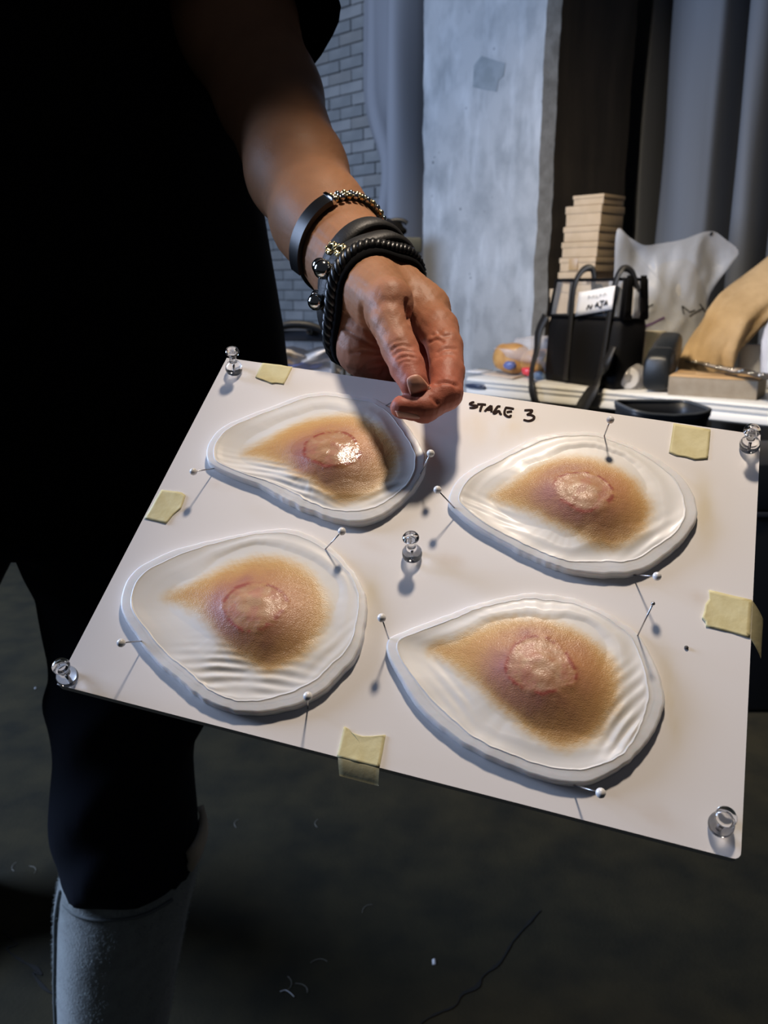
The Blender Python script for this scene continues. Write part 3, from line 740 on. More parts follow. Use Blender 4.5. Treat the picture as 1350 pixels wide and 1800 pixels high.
# ------------------------------------------------------------------ olive case behind the hand, clear packet bin at the left
oc = thing('equipment_case', 'tall dark olive plastic case standing at the foot of the column', 'case', tuple([*at(690, 500, 2.75)[:2], 0]))
p0 = at(738, 415, 2.72); zt = p0[2]; xr = p0[0]; xl = at(588, 600, 2.72)[0]; yy = p0[1]
box('case_body', [(xl+xr)/2, yy+.14, zt/2-.03], (xr-xl, .28, zt-.06), M_olive, oc, None, .02)
box('case_lid', [(xl+xr)/2+.002, yy+.14, zt-.028], (xr-xl+.012, .292, .05), M_olive, oc, None, .012)
for x_ in (597, 610):
    q = at(x_, 630, 2.715); box('corner_post', [q[0], yy-.012, .45], (.016, .02, .88), mat('grey_post', (.14, .15, .16), .4), oc, None, .003)
q = at(690, 402, 2.74)
V, F = blob_vf([q[0], yy+.10, zt+.026], .045, .04, .03, 81, .35, 12, 18, None, zt-.002, .9, 8); obj('cloth_cover', V, F, M_black, oc)
V, F = tube_vf(spline([[q[0]-.03, yy+.08, zt+.01], [q[0]-.01, yy+.08, zt+.05], [q[0]+.03, yy+.08, zt+.055], [q[0]+.05, yy+.08, zt+.045]], 16), .008, 8); obj('clip_handle', V, F, M_bin, oc)

pd = 2.45
pL, pRr = at(470, 660, pd), at(584, 660, pd)
ztop = at(540, 592, pd)[2]; zbot = ztop-.22; py_ = pL[1]
stn = thing('side_stand', 'dark stand carrying the clear packet bin behind the board', 'stand', ((pL[0]+pRr[0])/2, py_+.13, 0))
sw = pRr[0]-pL[0]; sx_ = (pL[0]+pRr[0])/2
box('stand_top', [sx_, py_+.13, zbot-.015], (sw+.06, .34, .03), M_bin, stn, None, .004)
for a in (-1, 1):
    for b in (-1, 1):
        V, F = tube_vf([[sx_+a*(sw/2), py_+.13+b*.13, zbot-.03], [sx_+a*(sw/2), py_+.13+b*.13, 0]], .014, 10); obj('leg', V, F, M_bin, stn)
pb = thing('packet_bin', 'clear plastic bin with a dark lid holding shiny coloured packets', 'bin', (sx_, py_+.13, zbot))
M_binclear = film('clear_bin_wall', (.5, .5, .55), .90, .12, .001, 8)
for (c, s) in (([sx_, py_, zbot+.11], (sw, .004, .20)), ([sx_, py_+.26, zbot+.11], (sw, .004, .20)), ([sx_-sw/2, py_+.13, zbot+.11], (.004, .26, .20)), ([sx_+sw/2, py_+.13, zbot+.11], (.004, .26, .20))):
    box('side_wall', c, s, M_binclear, pb, None, .001)
box('bottom', [sx_, py_+.13, zbot+.006], (sw, .26, .01), M_bin, pb, None, .002)
box('lid', [sx_, py_+.13, ztop+.004], (sw+.012, .275, .03), mat('smoky_lid', (.035, .037, .045), .35), pb, None, .006)
V, F = tube_vf(spline([[sx_-sw*.42, py_-.006, ztop+.02], [sx_-sw*.15, py_-.008, ztop+.036], [sx_+sw*.15, py_-.008, ztop+.034], [sx_+sw*.4, py_-.006, ztop+.018]], 24), .012, 10); obj('carry_handle', V, F, M_bin, pb)
box('lid_clasp', [sx_+sw*.17, py_-.012, ztop+.016], (.018, .012, .014), M_steel, pb, None, .003)
box('edge_post', [sx_+sw/2+.004, py_-.004, zbot+.11], (.014, .014, .20), mat('grey_edge', (.22, .23, .25), .4), pb, None, .003)
pk_cols = [((.80, .70, .58), 'cream foil packet', .0, .3), ((.80, .72, .64), 'pale shiny packet', .0, .25), ((.10, .16, .50), 'blue packet', .0, .35), ((.85, .48, .08), 'yellow packet', .0, .4), ((.35, .03, .05), 'dark red packet', .0, .4), ((.82, .76, .74), 'white packet', .0, .3)]
for i, (u, z_, tl) in enumerate(((-.22, .165, .2), (.22, .160, -.3), (.0, .128, -.25), (-.20, .095, -.2), (.22, .080, -.25), (.30, .118, .1))):
    col, nm, mt_, ro = pk_cols[i]; a = tl; Rk = np.array([[math.cos(a), 0, math.sin(a)], [0, 1, 0], [-math.sin(a), 0, math.cos(a)]])
    V, F = blob_vf([sx_+u*sw, py_+.062+.012*(i % 3), zbot+z_], .062, .07, .021, 90+i, .35, 14, 22, Rk, zbot+.012, .7, 7)
    tag(obj('packet', V, F, mat('packet_%d' % i, col, ro, mt_)), nm+[' at the upper left in the clear bin', ' at the upper right in the clear bin', ' across the middle of the clear bin', ' at the lower left in the clear bin', ' at the lower right in the clear bin', ' by the right post in the clear bin'][i], 'packet', group='packets in the clear bin')
V, F = box_vf([sx_, py_+.14, zbot+.03], (sw*.9, .2, .035), None, .01); tag(obj('packet', V, F, mat('packet_dark', (.05, .05, .12), .4)), 'dark flat packet lying at the bottom of the clear bin', 'packet', group='packets in the clear bin')

# ------------------------------------------------------------------ foam board (A4) held in front of the camera
BO = np.array([-0.1501691, 0.33546758, 0.92556056]); BO[1] = .34506758
BX = np.array([0.95749703, -0.26686844, -0.10945622]); BY = np.array([0.27230357, 0.7111554, 0.64815798]); BN = np.cross(BX, BY)
BW, BH, BT = .297, .2102, .005
def b_w(u, v, h=0): return BO+BX*u+BY*v+BN*h
def b_l(px, py, h=0.0):
    P = on_plane(px, py, BO+BN*h, BN)-BO; return np.array([P@BX, P@BY, h])
MB = Matrix([[BX[i], BY[i], BN[i], BO[i]] for i in range(3)]+[[0, 0, 0, 1]])
def bthing(name, label, cat, group=None, at_=(0, 0, 0)):
    o = bpy.data.objects.new(name, None); C.objects.link(o); o.empty_display_size = .01
    o.matrix_world = MB @ Matrix.Translation(at_); tag(o, label, cat, group); return o
def bobj(name, V, F, m, parent, off=(0, 0, 0), smooth=True):
    return obj(name, np.asarray(V)-np.asarray(off), F, m, parent, smooth, world=False)
def setcol(o, col):
    a = o.data.color_attributes.new('Col', 'FLOAT_COLOR', 'POINT')
    c = np.ones((len(col), 4), np.float32); c[:, :3] = col; a.data.foreach_set('color', c.ravel())
board = bthing('foam_board', 'white A4 foam board held up, carrying four wound prosthetics', 'board')
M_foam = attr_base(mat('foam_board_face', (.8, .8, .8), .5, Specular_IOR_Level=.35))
def foam():
    r = .0028; ol = []
    for (cx_, cy_, a0) in ((BW-r, BH-r, 0), (r*.3, BH-r*.3, 90), (r*.3, r*.3, 180), (BW-r, r, 270)):
        rr = r if cx_ > .1 else r*.3
        if cy_ > .1 and cx_ > .1: cx_, cy_, rr = BW-.001, BH-.001, .001
        for a in np.linspace(a0, a0+90, 6): ol.append((cx_+rr*math.cos(math.radians(a)), cy_+rr*math.sin(math.radians(a))))
    n = len(ol)
    # underside and edge
    V = [(x, y, -.00005) for x, y in ol]+[(x, y, -.0006) for x, y in ol]+[(x, y, -BT) for x, y in ol]
    F = [[i, (i+1) % n, (i+1) % n+n, i+n] for i in range(n)]+[[i+n, (i+1) % n+n, (i+1) % n+2*n, i+2*n] for i in range(n)]+[[2*n+i for i in range(n)][::-1]]
    e = bobj('foam_core', V, F, mat('foam_core', (.62, .61, .58), .8), board, smooth=False)
    # face: grid clipped to the rounded outline, with faint handling stains and one painted warm glow
    nu, nv = 150, 106; U, Vv = np.meshgrid(np.linspace(0, BW, nu), np.linspace(0, BH, nv), indexing='ij')
    for (cx_, cy_) in ((BW-r, r),):
        m = (U > cx_) & (Vv < cy_); d = np.hypot(U-cx_, Vv-cy_); k = np.where(m & (d > r), r/np.maximum(d, 1e-9), 1)
        U = np.where(m, cx_+(U-cx_)*k, U); Vv = np.where(m, cy_+(Vv-cy_)*k, Vv)
    P = np.stack([U, Vv, np.zeros_like(U)], 2); V, F = grid_vf(P)
    col = np.tile(np.array([.80, .775, .765]), (len(V), 1))
    def stain_or_glow(px, py, rx, ry, ang, c, amt):
        nonlocal col
        c0 = b_l(px, py); d = V[:, :2]-c0[:2]; a = math.radians(ang)
        x = (d[:, 0]*math.cos(a)+d[:, 1]*math.sin(a))/rx; y = (-d[:, 0]*math.sin(a)+d[:, 1]*math.cos(a))/ry
        m_ = np.exp(-(x*x+y*y))*amt*(.75+.5*fbm(V[:, :2], 160, 3)); m_ = np.clip(m_, 0, 1)[:, None]; col = col*(1-m_)+np.array(c)*m_
    Y = (.66, .56, .33); B_ = (.60, .47, .34)
    stain_or_glow(880, 752, .022, .012, 10, (.74, .60, .40), .55)  # warm light below the lettering, painted into the face colour
    stain_or_glow(1238, 890, .004, .016, 8, Y, .55); stain_or_glow(1243, 905, .009, .02, 8, Y, .22)
    stain_or_glow(1178, 1215, .003, .018, 12, Y, .6); stain_or_glow(652, 1062, .004, .014, 10, Y, .5)
    stain_or_glow(388, 853, .006, .003, 0, B_, .4); stain_or_glow(790, 983, .009, .004, -10, B_, .4); stain_or_glow(1222, 1048, .006, .003, -20, B_, .35)
    stain_or_glow(1165, 1432, .008, .004, -20, B_, .3); stain_or_glow(1112, 1418, .012, .002, -20, B_, .2); stain_or_glow(660, 962, .008, .003, -15, B_, .3); stain_or_glow(440, 655, .006, .004, 0, Y, .3)
    stain_or_glow(1300, 1455, .003, .006, 0, Y, .35); stain_or_glow(150, 1195, .008, .006, 0, B_, .25); stain_or_glow(560, 1010, .02, .015, 0, B_, .08)
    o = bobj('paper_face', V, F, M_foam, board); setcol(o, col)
    # dent in the paper
    for (x, y, r_) in ((1206, 1139, .0010),):
        c0 = b_l(x, y); V, F = lathe_vf([(r_, .0001), (r_*.8, .0008), (r_*.3, .0012)], 8, c0, (0.3, .2, 1)); bobj('puncture', V, F, mat('puncture', (.10, .09, .08), .9), board)
    T = lambda x, y: b_l(810+x/9, 690+y/9, .00025)
    L_ = [[(215, 150), (175, 155), (145, 178), (175, 196), (245, 205), (255, 222), (200, 240), (135, 240)], [(258, 182), (330, 184), (400, 190)], [(345, 188), (322, 235), (303, 300)],
          [(378, 298), (425, 250), (480, 203)], [(483, 203), (487, 255), (485, 310)], [(405, 266), (445, 268), (488, 270)],
          [(628, 220), (590, 216), (565, 245), (520, 320), (545, 325), (590, 292), (612, 303), (625, 335), (648, 346)],
          [(700, 235), (770, 243), (842, 258)], [(712, 240), (692, 300), (700, 348), (745, 380), (785, 375), (790, 352)], [(725, 308), (770, 300), (812, 296)],
          [(1005, 280), (1070, 276), (1125, 280), (1108, 312), (1045, 352)], [(1045, 352), (1110, 352), (1160, 385), (1140, 425), (1070, 447), (990, 428)]]
    Vs = []
    for s in L_:
        P = spline([T(*p) for p in s], len(s)*6); wd = .00108*(1+.25*np.sin(np.linspace(.3, 2.8, len(P))))
        wd[0] *= .6; wd[-1] *= .6; Vs.append(ribbon_vf(P, (0, 0, 1), wd, .0002))
    V, F = join(*Vs); bobj('handwriting', V, F, M_ink, board, smooth=False)
foam()

# ------------------------------------------------------------------ silicone wound prosthetics
def silicone(name, rough, sss, bump_sc, bump_d, coat, speck=False, spec=.5):
    m = attr_base(mat(name, (.8, .8, .8), rough)); nt = m.node_tree; N = nt.nodes; L = nt.links; b = N['Principled BSDF']
    b.inputs['Specular IOR Level'].default_value = spec
    b.inputs['Subsurface Weight'].default_value = sss; b.inputs['Subsurface Radius'].default_value = (1, .75, .6); b.inputs['Subsurface Scale'].default_value = .0025
    b.inputs['Coat Weight'].default_value = coat; b.inputs['Coat Roughness'].default_value = .16
    if bump_d:
        tc = N.new('ShaderNodeTexCoord'); mp = N.new('ShaderNodeMapping'); mp.inputs['Scale'].default_value = (1, 1.9, 1); mp.inputs['Rotation'].default_value = (0, 0, .25)
        L.new(tc.outputs['Object'], mp.inputs[0])
        v = N.new('ShaderNodeTexVoronoi'); v.inputs['Scale'].default_value = bump_sc; L.new(mp.outputs[0], v.inputs['Vector'])
        n = N.new('ShaderNodeTexNoise'); n.inputs['Scale'].default_value = bump_sc*.9; n.inputs['Detail'].default_value = 3; L.new(mp.outputs[0], n.inputs['Vector'])
        ad = N.new('ShaderNodeMath'); ad.operation = 'ADD'; L.new(v.outputs['Distance'], ad.inputs[0]); L.new(n.outputs[0], ad.inputs[1])
        if speck:
            pm = N.new('ShaderNodeAttribute'); pm.attribute_name = 'Paint'; ml = N.new('ShaderNodeMath'); ml.operation = 'MULTIPLY'
            L.new(ad.outputs[0], ml.inputs[0]); L.new(pm.outputs['Fac'], ml.inputs[1]); ad = ml
        bp = N.new('ShaderNodeBump'); bp.inputs['Strength'].default_value = 1; bp.inputs['Distance'].default_value = bump_d
        L.new(ad.outputs[0], bp.inputs['Height']); L.new(bp.outputs[0], b.inputs['Normal']); L.new(bp.outputs[0], b.inputs['Coat Normal'])
    return m
M_skin_sil = silicone('painted_silicone', .44, .12, 1300, .00010, .09, True)
M_wet_sil = silicone('wet_wound_silicone', .47, .10, 1000, .00007, .14, True)
M_wet2 = silicone('fresh_wet_silicone', .26, .10, 900, .00007, .6, True)
M_flange = silicone('translucent_silicone', .5, .55, 160, .00006, .04)
def sstep(a, b, x):
    t = np.clip((x-a)/(b-a), 0, 1); return t*t*(3-2*t)
def polar_R(poly, c, phi):
    P = closed_spline(poly, 720); d = P-c; a = np.arctan2(d[:, 1], d[:, 0]); r = np.hypot(d[:, 0], d[:, 1]); o = np.argsort(a); a, r = a[o], r[o]
    return np.interp(phi, np.concatenate([a-2*math.pi, a, a+2*math.pi]), np.tile(r, 3))
def prosthetic(outline, pig, wc, seed, wrinkles, label, wsize=(.0135, .0118), wtint=(0, 0, 0)):
    c = b_l(*wc, .011)[:2]
    ol = np.array([b_l(x, y, .002)[:2] for x, y in outline]); pg = np.array([b_l(x, y, .006)[:2] for x, y in pig])
    nph, nr = 320, 150; phi = np.linspace(-math.pi, math.pi, nph, endpoint=False)
    R = polar_R(ol, c, phi); Pp = polar_R(pg, c, phi)
    cs = np.stack([np.cos(phi), np.sin(phi)], 1)
    R = R*(1+.006*fbm(cs, 5, seed, 3))+.00030*fbm(cs, 14, seed+41, 2)+.00010*fbm(cs, 30, seed+1, 2)
    # parameter: dense towards the rim
    t = np.concatenate([np.linspace(.018, .86, 105, endpoint=False), np.linspace(.86, 1, 45)])
    r = t[:, None]*R[None]; X = c[0]+r*cs[:, 0]; Yy = c[1]+r*cs[:, 1]; XY = np.stack([X, Yy], 2)
    pgd = closed_spline(pg, 110); a_, b_ = pgd, np.roll(pgd, -1, 0); Q = XY.reshape(-1, 2); best = np.full(len(Q), 9.0); ins = np.zeros(len(Q), bool)
    for p, q_ in zip(a_, b_):
        e = q_-p; w_ = Q-p; tt = np.clip((w_@e)/(e@e), 0, 1); best = np.minimum(best, np.hypot(w_[:, 0]-e[0]*tt, w_[:, 1]-e[1]*tt))
        cnd = ((p[1] > Q[:, 1]) != (q_[1] > Q[:, 1])); xx = p[0]+(Q[:, 1]-p[1])*e[0]/(e[1] if abs(e[1]) > 1e-12 else 1e-12); ins ^= cnd & (Q[:, 0] < xx)
    sd = (np.where(ins, best, -best)*1000).reshape(r.shape)
    # rim: distance in from the edge in mm, wavering lip
    din = (R[None]-r)*1000; lipw = 5.6+1.5*fbm(cs, 2.6, seed+2, 2)[None]+.06*fbm(cs, 12, seed+9, 2)[None]
    lipw = lipw*(1.0-.38*sstep(-.1, .9, cs[:, 1])[None]); q = q0 = din/lipw
    hrim = np.interp(q, [0, .03, .08, .2, .5, .90, .98, 1.05, 1.3, 1.9, 2.7, 3.8, 9], [0, 2.8, 3.8, 4.2, 4.4, 4.6, 4.95, 4.7, 4.5, 3.9, 3.2, 2.4, 1.9])
    hrim = hrim*(1+.06*fbm(cs, 5, seed+21, 2)[None]*(1-sstep(1.0, 2.2, q)))*(1-.34*sstep(-.2, .9, cs[:, 1])[None]*(1-sstep(1.0, 3.2, q)))
    ux, uy = (X-c[0]), (Yy-c[1]); g = lambda a, b, sx, sy: np.exp(-((ux-a)/sx)**2-((uy-b)/sy)**2)
    dome = (6.6*g(.003, -.002, .026, .024)+2.6*g(-.018, -.001, .022, .014)+2.2*g(.006, -.010, .018, .016))*sstep(.9, 2.6, q0)
    we = np.hypot((X-c[0])/wsize[0], (Yy-c[1])/wsize[1])+.10*fbm(XY, 150, seed+3, 2)+.02*fbm(XY, 600, seed+23, 2)
    crater = -.32*(1-sstep(.66, 1.04, we))+.20*np.exp(-((we-1.05)/.12)**2)*(.55+.45*fbm(XY, 330, seed+50, 2))
    fine = .03*fbm(XY, 900, seed+4, 2)*sstep(-2, 4, sd)+.09*fbm(XY, 620, seed+5, 3)*(np.exp(-((we-1.02)/.25)**2))+.06*fbm(XY, 420, seed+15, 3)*(1-sstep(.7, 1.0, we))
    h = hrim+dome+crater*1.0+fine; wc_ = sstep(.03, .16, t)[:, None]; h = h*wc_+h[:12].mean()*(1-wc_)
    wr = np.zeros_like(h)
    for (p0, p1, wd, lam, amp) in wrinkles:
        a, b = b_l(*p0, .004)[:2], b_l(*p1, .004)[:2]; d = (b-a); L_ = np.linalg.norm(d); d /= L_; nn = np.array([-d[1], d[0]])
        mid = (a+b)/2; u = ((X-mid[0])*d[0]+(Yy-mid[1])*d[1]); v = ((X-mid[0])*nn[0]+(Yy-mid[1])*nn[1])
        v2 = v+.0010*fbm(XY, 90, seed+6, 2)+u*u*2.2
        wr += .62*amp*(1+.6*fbm(XY, 140, seed+30, 2))*np.sin(v2/lam*2*math.pi*(1+.12*fbm(XY, 40, seed+31, 2)))*np.exp(-(u/(L_*.5))**2-(v/wd)**2)
    keep = sstep(1.02, 1.3, q)*(1-sstep(-1, 4, sd))
    h = h+wr*keep
    Z = np.maximum(h, 0)/1000+.0001; Z[-1] = .0
    V = np.stack([X, Yy, Z], 2)
    # ---- paint
    nzf = fbm(XY, 1500, seed+7, 2); nzm = fbm(XY, 210, seed+8, 3)
    base = np.array([.78, .765, .735]); col = np.tile(base, (*h.shape, 1)).astype(float)
    def mixc(cn, m):
        nonlocal col
        m = np.clip(m, 0, 1)[..., None]; col = col*(1-m)+np.array(cn)*m
    mixc((.80, .69, .46), .50*sstep(-5.5, 1.5, sd+1.2*nzm))
    mixc((.67, .405, .135), .95*sstep(-4.0, 4.4, sd+.7*nzf+.9*nzm))
    mixc((.53, .26, .085), .72*sstep(0.0, 9, sd+.9*nzf+1.2*nzm))
    mixc((.15, .072, .045), .78*g(.003, -.016, .023, .011)*(1+.3*nzm)*sstep(0, 5, sd))
    mixc((.40, .22, .09), .45*g(.018, -.012, .016, .016)*sstep(0, 5, sd))
    mixc((.36, .14, .115), .66*np.exp(-((we-1.22)/.45)**2)*(.5+.5*(1-sstep(-1, .6, ux/.014)))*(1+.4*nzm))
    mixc((.38, .17, .20), .42*g(-.017, -.004, .008, .008))
    mixc((.58, .25, .13), .35*g(.014, .006, .009, .010))
    wm = 1-sstep(.72, 1.08, we)
    mixc((.45+wtint[0], .235+wtint[1], .145+wtint[2]), .66*wm)
    mixc((.56, .36, .22), .55*wm*sstep(-.1, .5, fbm(XY, 260, seed+11, 3)))
    mixc((.44, .13, .12), .35*wm*sstep(.0, .6, fbm(XY, 300, seed+12, 3)))
    mixc((.31, .055, .04), .88*np.exp(-((we-1.02)/.08)**2)*sstep(-.55, .25, fbm(XY, 420, seed+10, 3)))
    rimc = (1-sstep(.95, 1.04, q)); mixc((.77, .77, .775), .9*rimc)
    name = 'wound_prosthetic'
    t_ = bthing(name, label, 'prosthetic', 'silicone wound prosthetics on the foam board', (c[0], c[1], 0))
    off = np.array([c[0], c[1], 0])
    qi = q.mean(1); iw = int(np.argmax((we > 1.12).mean(1) > .5)); ie = int(np.argmax(qi < 1.0))
    def part(nm, i0, i1, m):
        Vp = V[i0:i1+1].reshape(-1, 3); n = nph; F = []
        k = np.arange(nph); k2 = (k+1) % nph
        FF = np.concatenate([np.stack([i*n+k, i*n+k2, (i+1)*n+k2, (i+1)*n+k], 1) for i in range(i1-i0)])
        Vl = Vp-off
        if i0 == 0:   # close the middle with a strip of quads
            j = np.arange(nph//2-1); FF = np.concatenate([FF, np.stack([j, j+1, nph-2-j, nph-1-j], 1)])
        o = obj_np(nm, Vl, FF, m, t_, True, False); setcol(o, col[i0:i1+1].reshape(-1, 3))
        pa = o.data.attributes.new('Paint', 'FLOAT', 'POINT'); pa.data.foreach_set('value', sstep(-3, 4, sd[i0:i1+1]).ravel().astype(np.float32)); return o
    part('wound_bed', 0, iw, M_wet2 if seed == 100 else M_wet_sil); part('painted_skin', iw, ie, M_skin_sil); part('edge_flange', ie, len(t)-1, M_flange)
    return t_
prosthetic([(365, 809), (368, 781), (393, 753), (430, 735), (480, 715), (525, 697), (574, 690), (626, 696), (664, 704), (699, 727), (723, 757), (743, 788), (749, 815), (741, 844), (713, 878), (678, 908), (643, 922), (602, 920), (553, 905), (504, 884), (462, 860), (417, 842), (375, 822)],
           [(425, 790), (470, 765), (520, 740), (575, 726), (620, 726), (660, 742), (690, 770), (700, 795), (690, 830), (660, 862), (608, 884), (570, 868), (530, 842), (490, 815), (450, 800)], (583, 785), 100,
           [((370, 830), (470, 850), .012, .0034, .55), ((440, 845), (560, 880), .014, .0036, .55), ((640, 890), (720, 862), .008, .005, .35)],
           'back left wound prosthetic, its wet patch catching the lamp beside the hand', (.0138, .0118))
prosthetic([(787, 885), (799, 854), (830, 827), (889, 795), (943, 768), (998, 760), (1056, 763), (1115, 786), (1165, 813), (1201, 845), (1223, 881), (1223, 918), (1196, 957), (1156, 992), (1110, 1011), (1056, 1014), (1002, 1007), (939, 984), (885, 957), (839, 930), (806, 908)],
           [(862, 866), (905, 840), (950, 812), (1000, 800), (1050, 806), (1100, 830), (1132, 862), (1144, 890), (1135, 925), (1105, 952), (1070, 964), (1025, 950), (985, 928), (940, 905), (900, 885)], (1025, 858), 200,
           [((800, 880), (900, 915), .006, .005, .35), ((1120, 985), (1195, 930), .010, .0055, .35)],
           'back right wound prosthetic below the handwriting, pinned at its top edge')
prosthetic([(213, 1061), (222, 1024), (250, 996), (300, 971), (365, 953), (438, 937), (502, 930), (548, 941), (590, 969), (626, 1010), (645, 1056), (642, 1100), (631, 1148), (594, 1197), (548, 1232), (502, 1250), (447, 1256), (401, 1249), (351, 1228), (310, 1195), (264, 1155), (236, 1115), (218, 1084)],
           [(290, 1045), (340, 1018), (400, 990), (440, 976), (490, 976), (535, 996), (565, 1030), (575, 1062), (565, 1105), (535, 1150), (480, 1178), (440, 1168), (400, 1140), (370, 1100), (330, 1068)], (447, 1060), 300,
           [((340, 1160), (470, 1172), .008, .0038, .55), ((350, 1190), (530, 1205), .012, .0045, .5), ((560, 1190), (640, 1110), .008, .005, .3)],
           'front left wound prosthetic with long folds in its white lower skirt', (.0140, .0122))
prosthetic([(681, 1128), (714, 1111), (768, 1088), (837, 1063), (905, 1046), (956, 1043), (1013, 1054), (1070, 1080), (1122, 1117), (1150, 1165), (1167, 1217), (1166, 1246), (1150, 1290), (1105, 1341), (1053, 1372), (1002, 1380), (945, 1368), (877, 1341), (808, 1307), (734, 1245), (700, 1190), (683, 1157)],
           [(755, 1136), (800, 1116), (850, 1095), (895, 1084), (940, 1084), (1000, 1100), (1050, 1130), (1080, 1165), (1090, 1205), (1080, 1250), (1050, 1290), (996, 1314), (950, 1300), (900, 1262), (850, 1215), (800, 1170)], (950, 1166), 400,
           [((1080, 1310), (1160, 1215), .016, .0052, .5), ((760, 1180), (830, 1260), .006, .005, .25)],
           'front right wound prosthetic, largest and nearest, with a round red-edged sore', (.0142, .0128), (-.02, -.02, -.01))

# ------------------------------------------------------------------ pins
def solve_head(base, hp, L_):
    """point on the ray through pixel hp at distance L_ from base, on the upper side of the board"""
    d = ray(*hp); d = d/np.linalg.norm(d); m = base-CAM; b = m@d; disc = b*b-(m@m-L_*L_)
    P = [CAM+d*(b+sg*math.sqrt(max(disc, 0))) for sg in (-1, 1)]
    return max(P, key=lambda p: (p-BO)@BN)
def to_local(P): v = np.asarray(P)-BO; return np.array([v@BX, v@BY, v@BN])
def pin(hp, bp, hb, L_, label, tiny=False, group='ball-headed pins holding the prosthetics'):
    b = b_l(*bp, hb); bw = b_w(*b); hd = to_local(solve_head(bw, hp, L_)); d = hd-b; d /= np.linalg.norm(d)
    t = bthing('ball_pin', label, 'pin', group, tuple(b))
    V, F = tube_vf([b-d*.008, hd], .00033, 8); bobj('shaft', V, F, M_pinsteel, t, b)
    if tiny:
        V, F = lathe_vf([(.0002, -.0006), (.0008, -.0004), (.0009, .0), (.0007, .0005), (.0002, .0007)], 14, hd, d); bobj('head', V, F, M_pinsteel, t, b)
    else:
        r = .00195; V, F = lathe_vf([(r*math.sin(a), -r*math.cos(a)) for a in np.linspace(.02, math.pi-.02, 18)], 26, hd, d); bobj('head', V, F, M_pearl, t, b)
for a in [((340, 829), (373, 824), .003, .016, 'white ball pin at the left tip of the back left prosthetic'),
          ((757, 797), (739, 833), .004, .017, 'white ball pin at the right edge of the back left prosthetic'),
          ((769, 861), (801, 895), .003, .017, 'white ball pin at the left tip of the back right prosthetic'),
          ((1073, 738), (1063, 764), .004, .014, 'white ball pin at the top edge of the back right prosthetic'),
          ((1155, 1013), (1119, 1011), .003, .016, 'white ball pin at the bottom edge of the back right prosthetic'),
          ((601, 934), (574, 963), .004, .015, 'white ball pin at the top edge of the front left prosthetic'),
          ((213, 1130), (249, 1127), .004, .017, 'white ball pin at the left edge of the front left prosthetic'),
          ((541, 1224), (541, 1242), .003, .016, 'white ball pin at the bottom edge of the front left prosthetic'),
          ((671, 1086), (683, 1122), .004, .016, 'white ball pin at the left tip of the front right prosthetic'),
          ((1056, 1394), (1012, 1381), .003, .018, 'white ball pin at the bottom edge of the front right prosthetic')]:
    pin(*a)
pin((1148, 1061), (1122, 1115), .004, .021, 'bare steel pin with a tiny head at the right of the front right prosthetic', True)

# ------------------------------------------------------------------ clear push pins
PROF = [(.0011, .0), (.0042, .0002), (.0047, .0010), (.0049, .0024), (.0047, .0042), (.0038, .0058), (.0027, .0068), (.0021, .0080), (.0020, .0105), (.0021, .0122), (.0030, .0134), (.0038, .0142), (.0040, .0150), (.0037, .0159), (.0024, .0165), (.0004, .0168)]
for bp, hp, lab in (((412, 654), (408, 618), 'clear push pin in the back left corner of the board'), ((725, 979), (722, 945), 'clear push pin in the middle of the board'),
                    ((1317, 787), (1322, 757), 'clear push pin in the back right corner of the board'), ((121, 1193), (107, 1171), 'clear push pin in the front left corner of the board'),
                    ((1266, 1452), (1276, 1436), 'clear push pin in the front right corner of the board')):
    b = b_l(*bp, .0); bw = b_w(*b); hd = to_local(solve_head(bw, hp, .0155)); d = hd-b; d /= np.linalg.norm(d)
    if d[2] < .6: d[2] = .6; d /= np.linalg.norm(d)
    t = bthing('push_pin', lab, 'push pin', 'clear push pins on the board', tuple(b))
    V, F = lathe_vf([(r, z+.0004) for r, z in PROF], 36, b, d); bobj('clear_body', V, F, M_clear, t, b)
    V, F = tube_vf([b-d*.004, b+d*.0062], .00045, 8); bobj('needle', V, F, M_pinsteel, t, b)

# ------------------------------------------------------------------ masking tape
M_tape = mat('masking_tape', (.72, .66, .38), .65, noise=(90, (.66, .59, .31), .4, .65), bump=(260, .5, .0004))
M_flap = film('tape_flap', (.55, .50, .28), .68, .5, .0003, 260)
def tape(poly, label, flap=None):
    P = [b_l(x, y, .0004) for x, y in poly]; c = np.mean(P, 0)
    t = bthing('masking_tape', label, 'tape', 'pieces of masking tape on the board', tuple(c))
    # fan grid so the torn sheet can ripple a little
    ol = []
    for a, b in zip(P, P[1:]+P[:1]):
        for f in np.linspace(0, 1, 5, endpoint=False): ol.append(a*(1-f)+b*f)
    ol = np.array(ol); n = len(ol); rings = []
    for k in np.linspace(.04, 1, 8):
        r = c+(ol-c)*k; r[:, 2] = .0004+.00022*(1+fbm(r[:, :2], 420, 3))*k*k; rings.append(r)
    rings.append(ol*np.array([1, 1, 0])+np.array([0, 0, .0001]))
    V = np.concatenate(rings); F = [list(range(n))]
    for i in range(len(rings)-1):
        for k in range(n): F.append([i*n+k, i*n+(k+1) % n, (i+1)*n+(k+1) % n, (i+1)*n+k])
    bobj('tape_sheet', V, F, M_tape, t, c)
    if flap:
        G = np.array([[(b_l(*flap[0], .0003)*(1-a)+b_l(*flap[1], .0003)*a)*(1-b)+(b_l(*flap[3], .0003)*(1-a)+b_l(*flap[2], .0003)*a)*b-np.array([0, 0, .003*b*b]) for b in np.linspace(0, 1, 8)] for a in np.linspace(0, 1, 8)])
        V, F = solid_sheet(G, .0001); bobj('loose_flap', V, F, M_flap, t, c)['label'] = 'see-through end of tape hanging past the board edge'
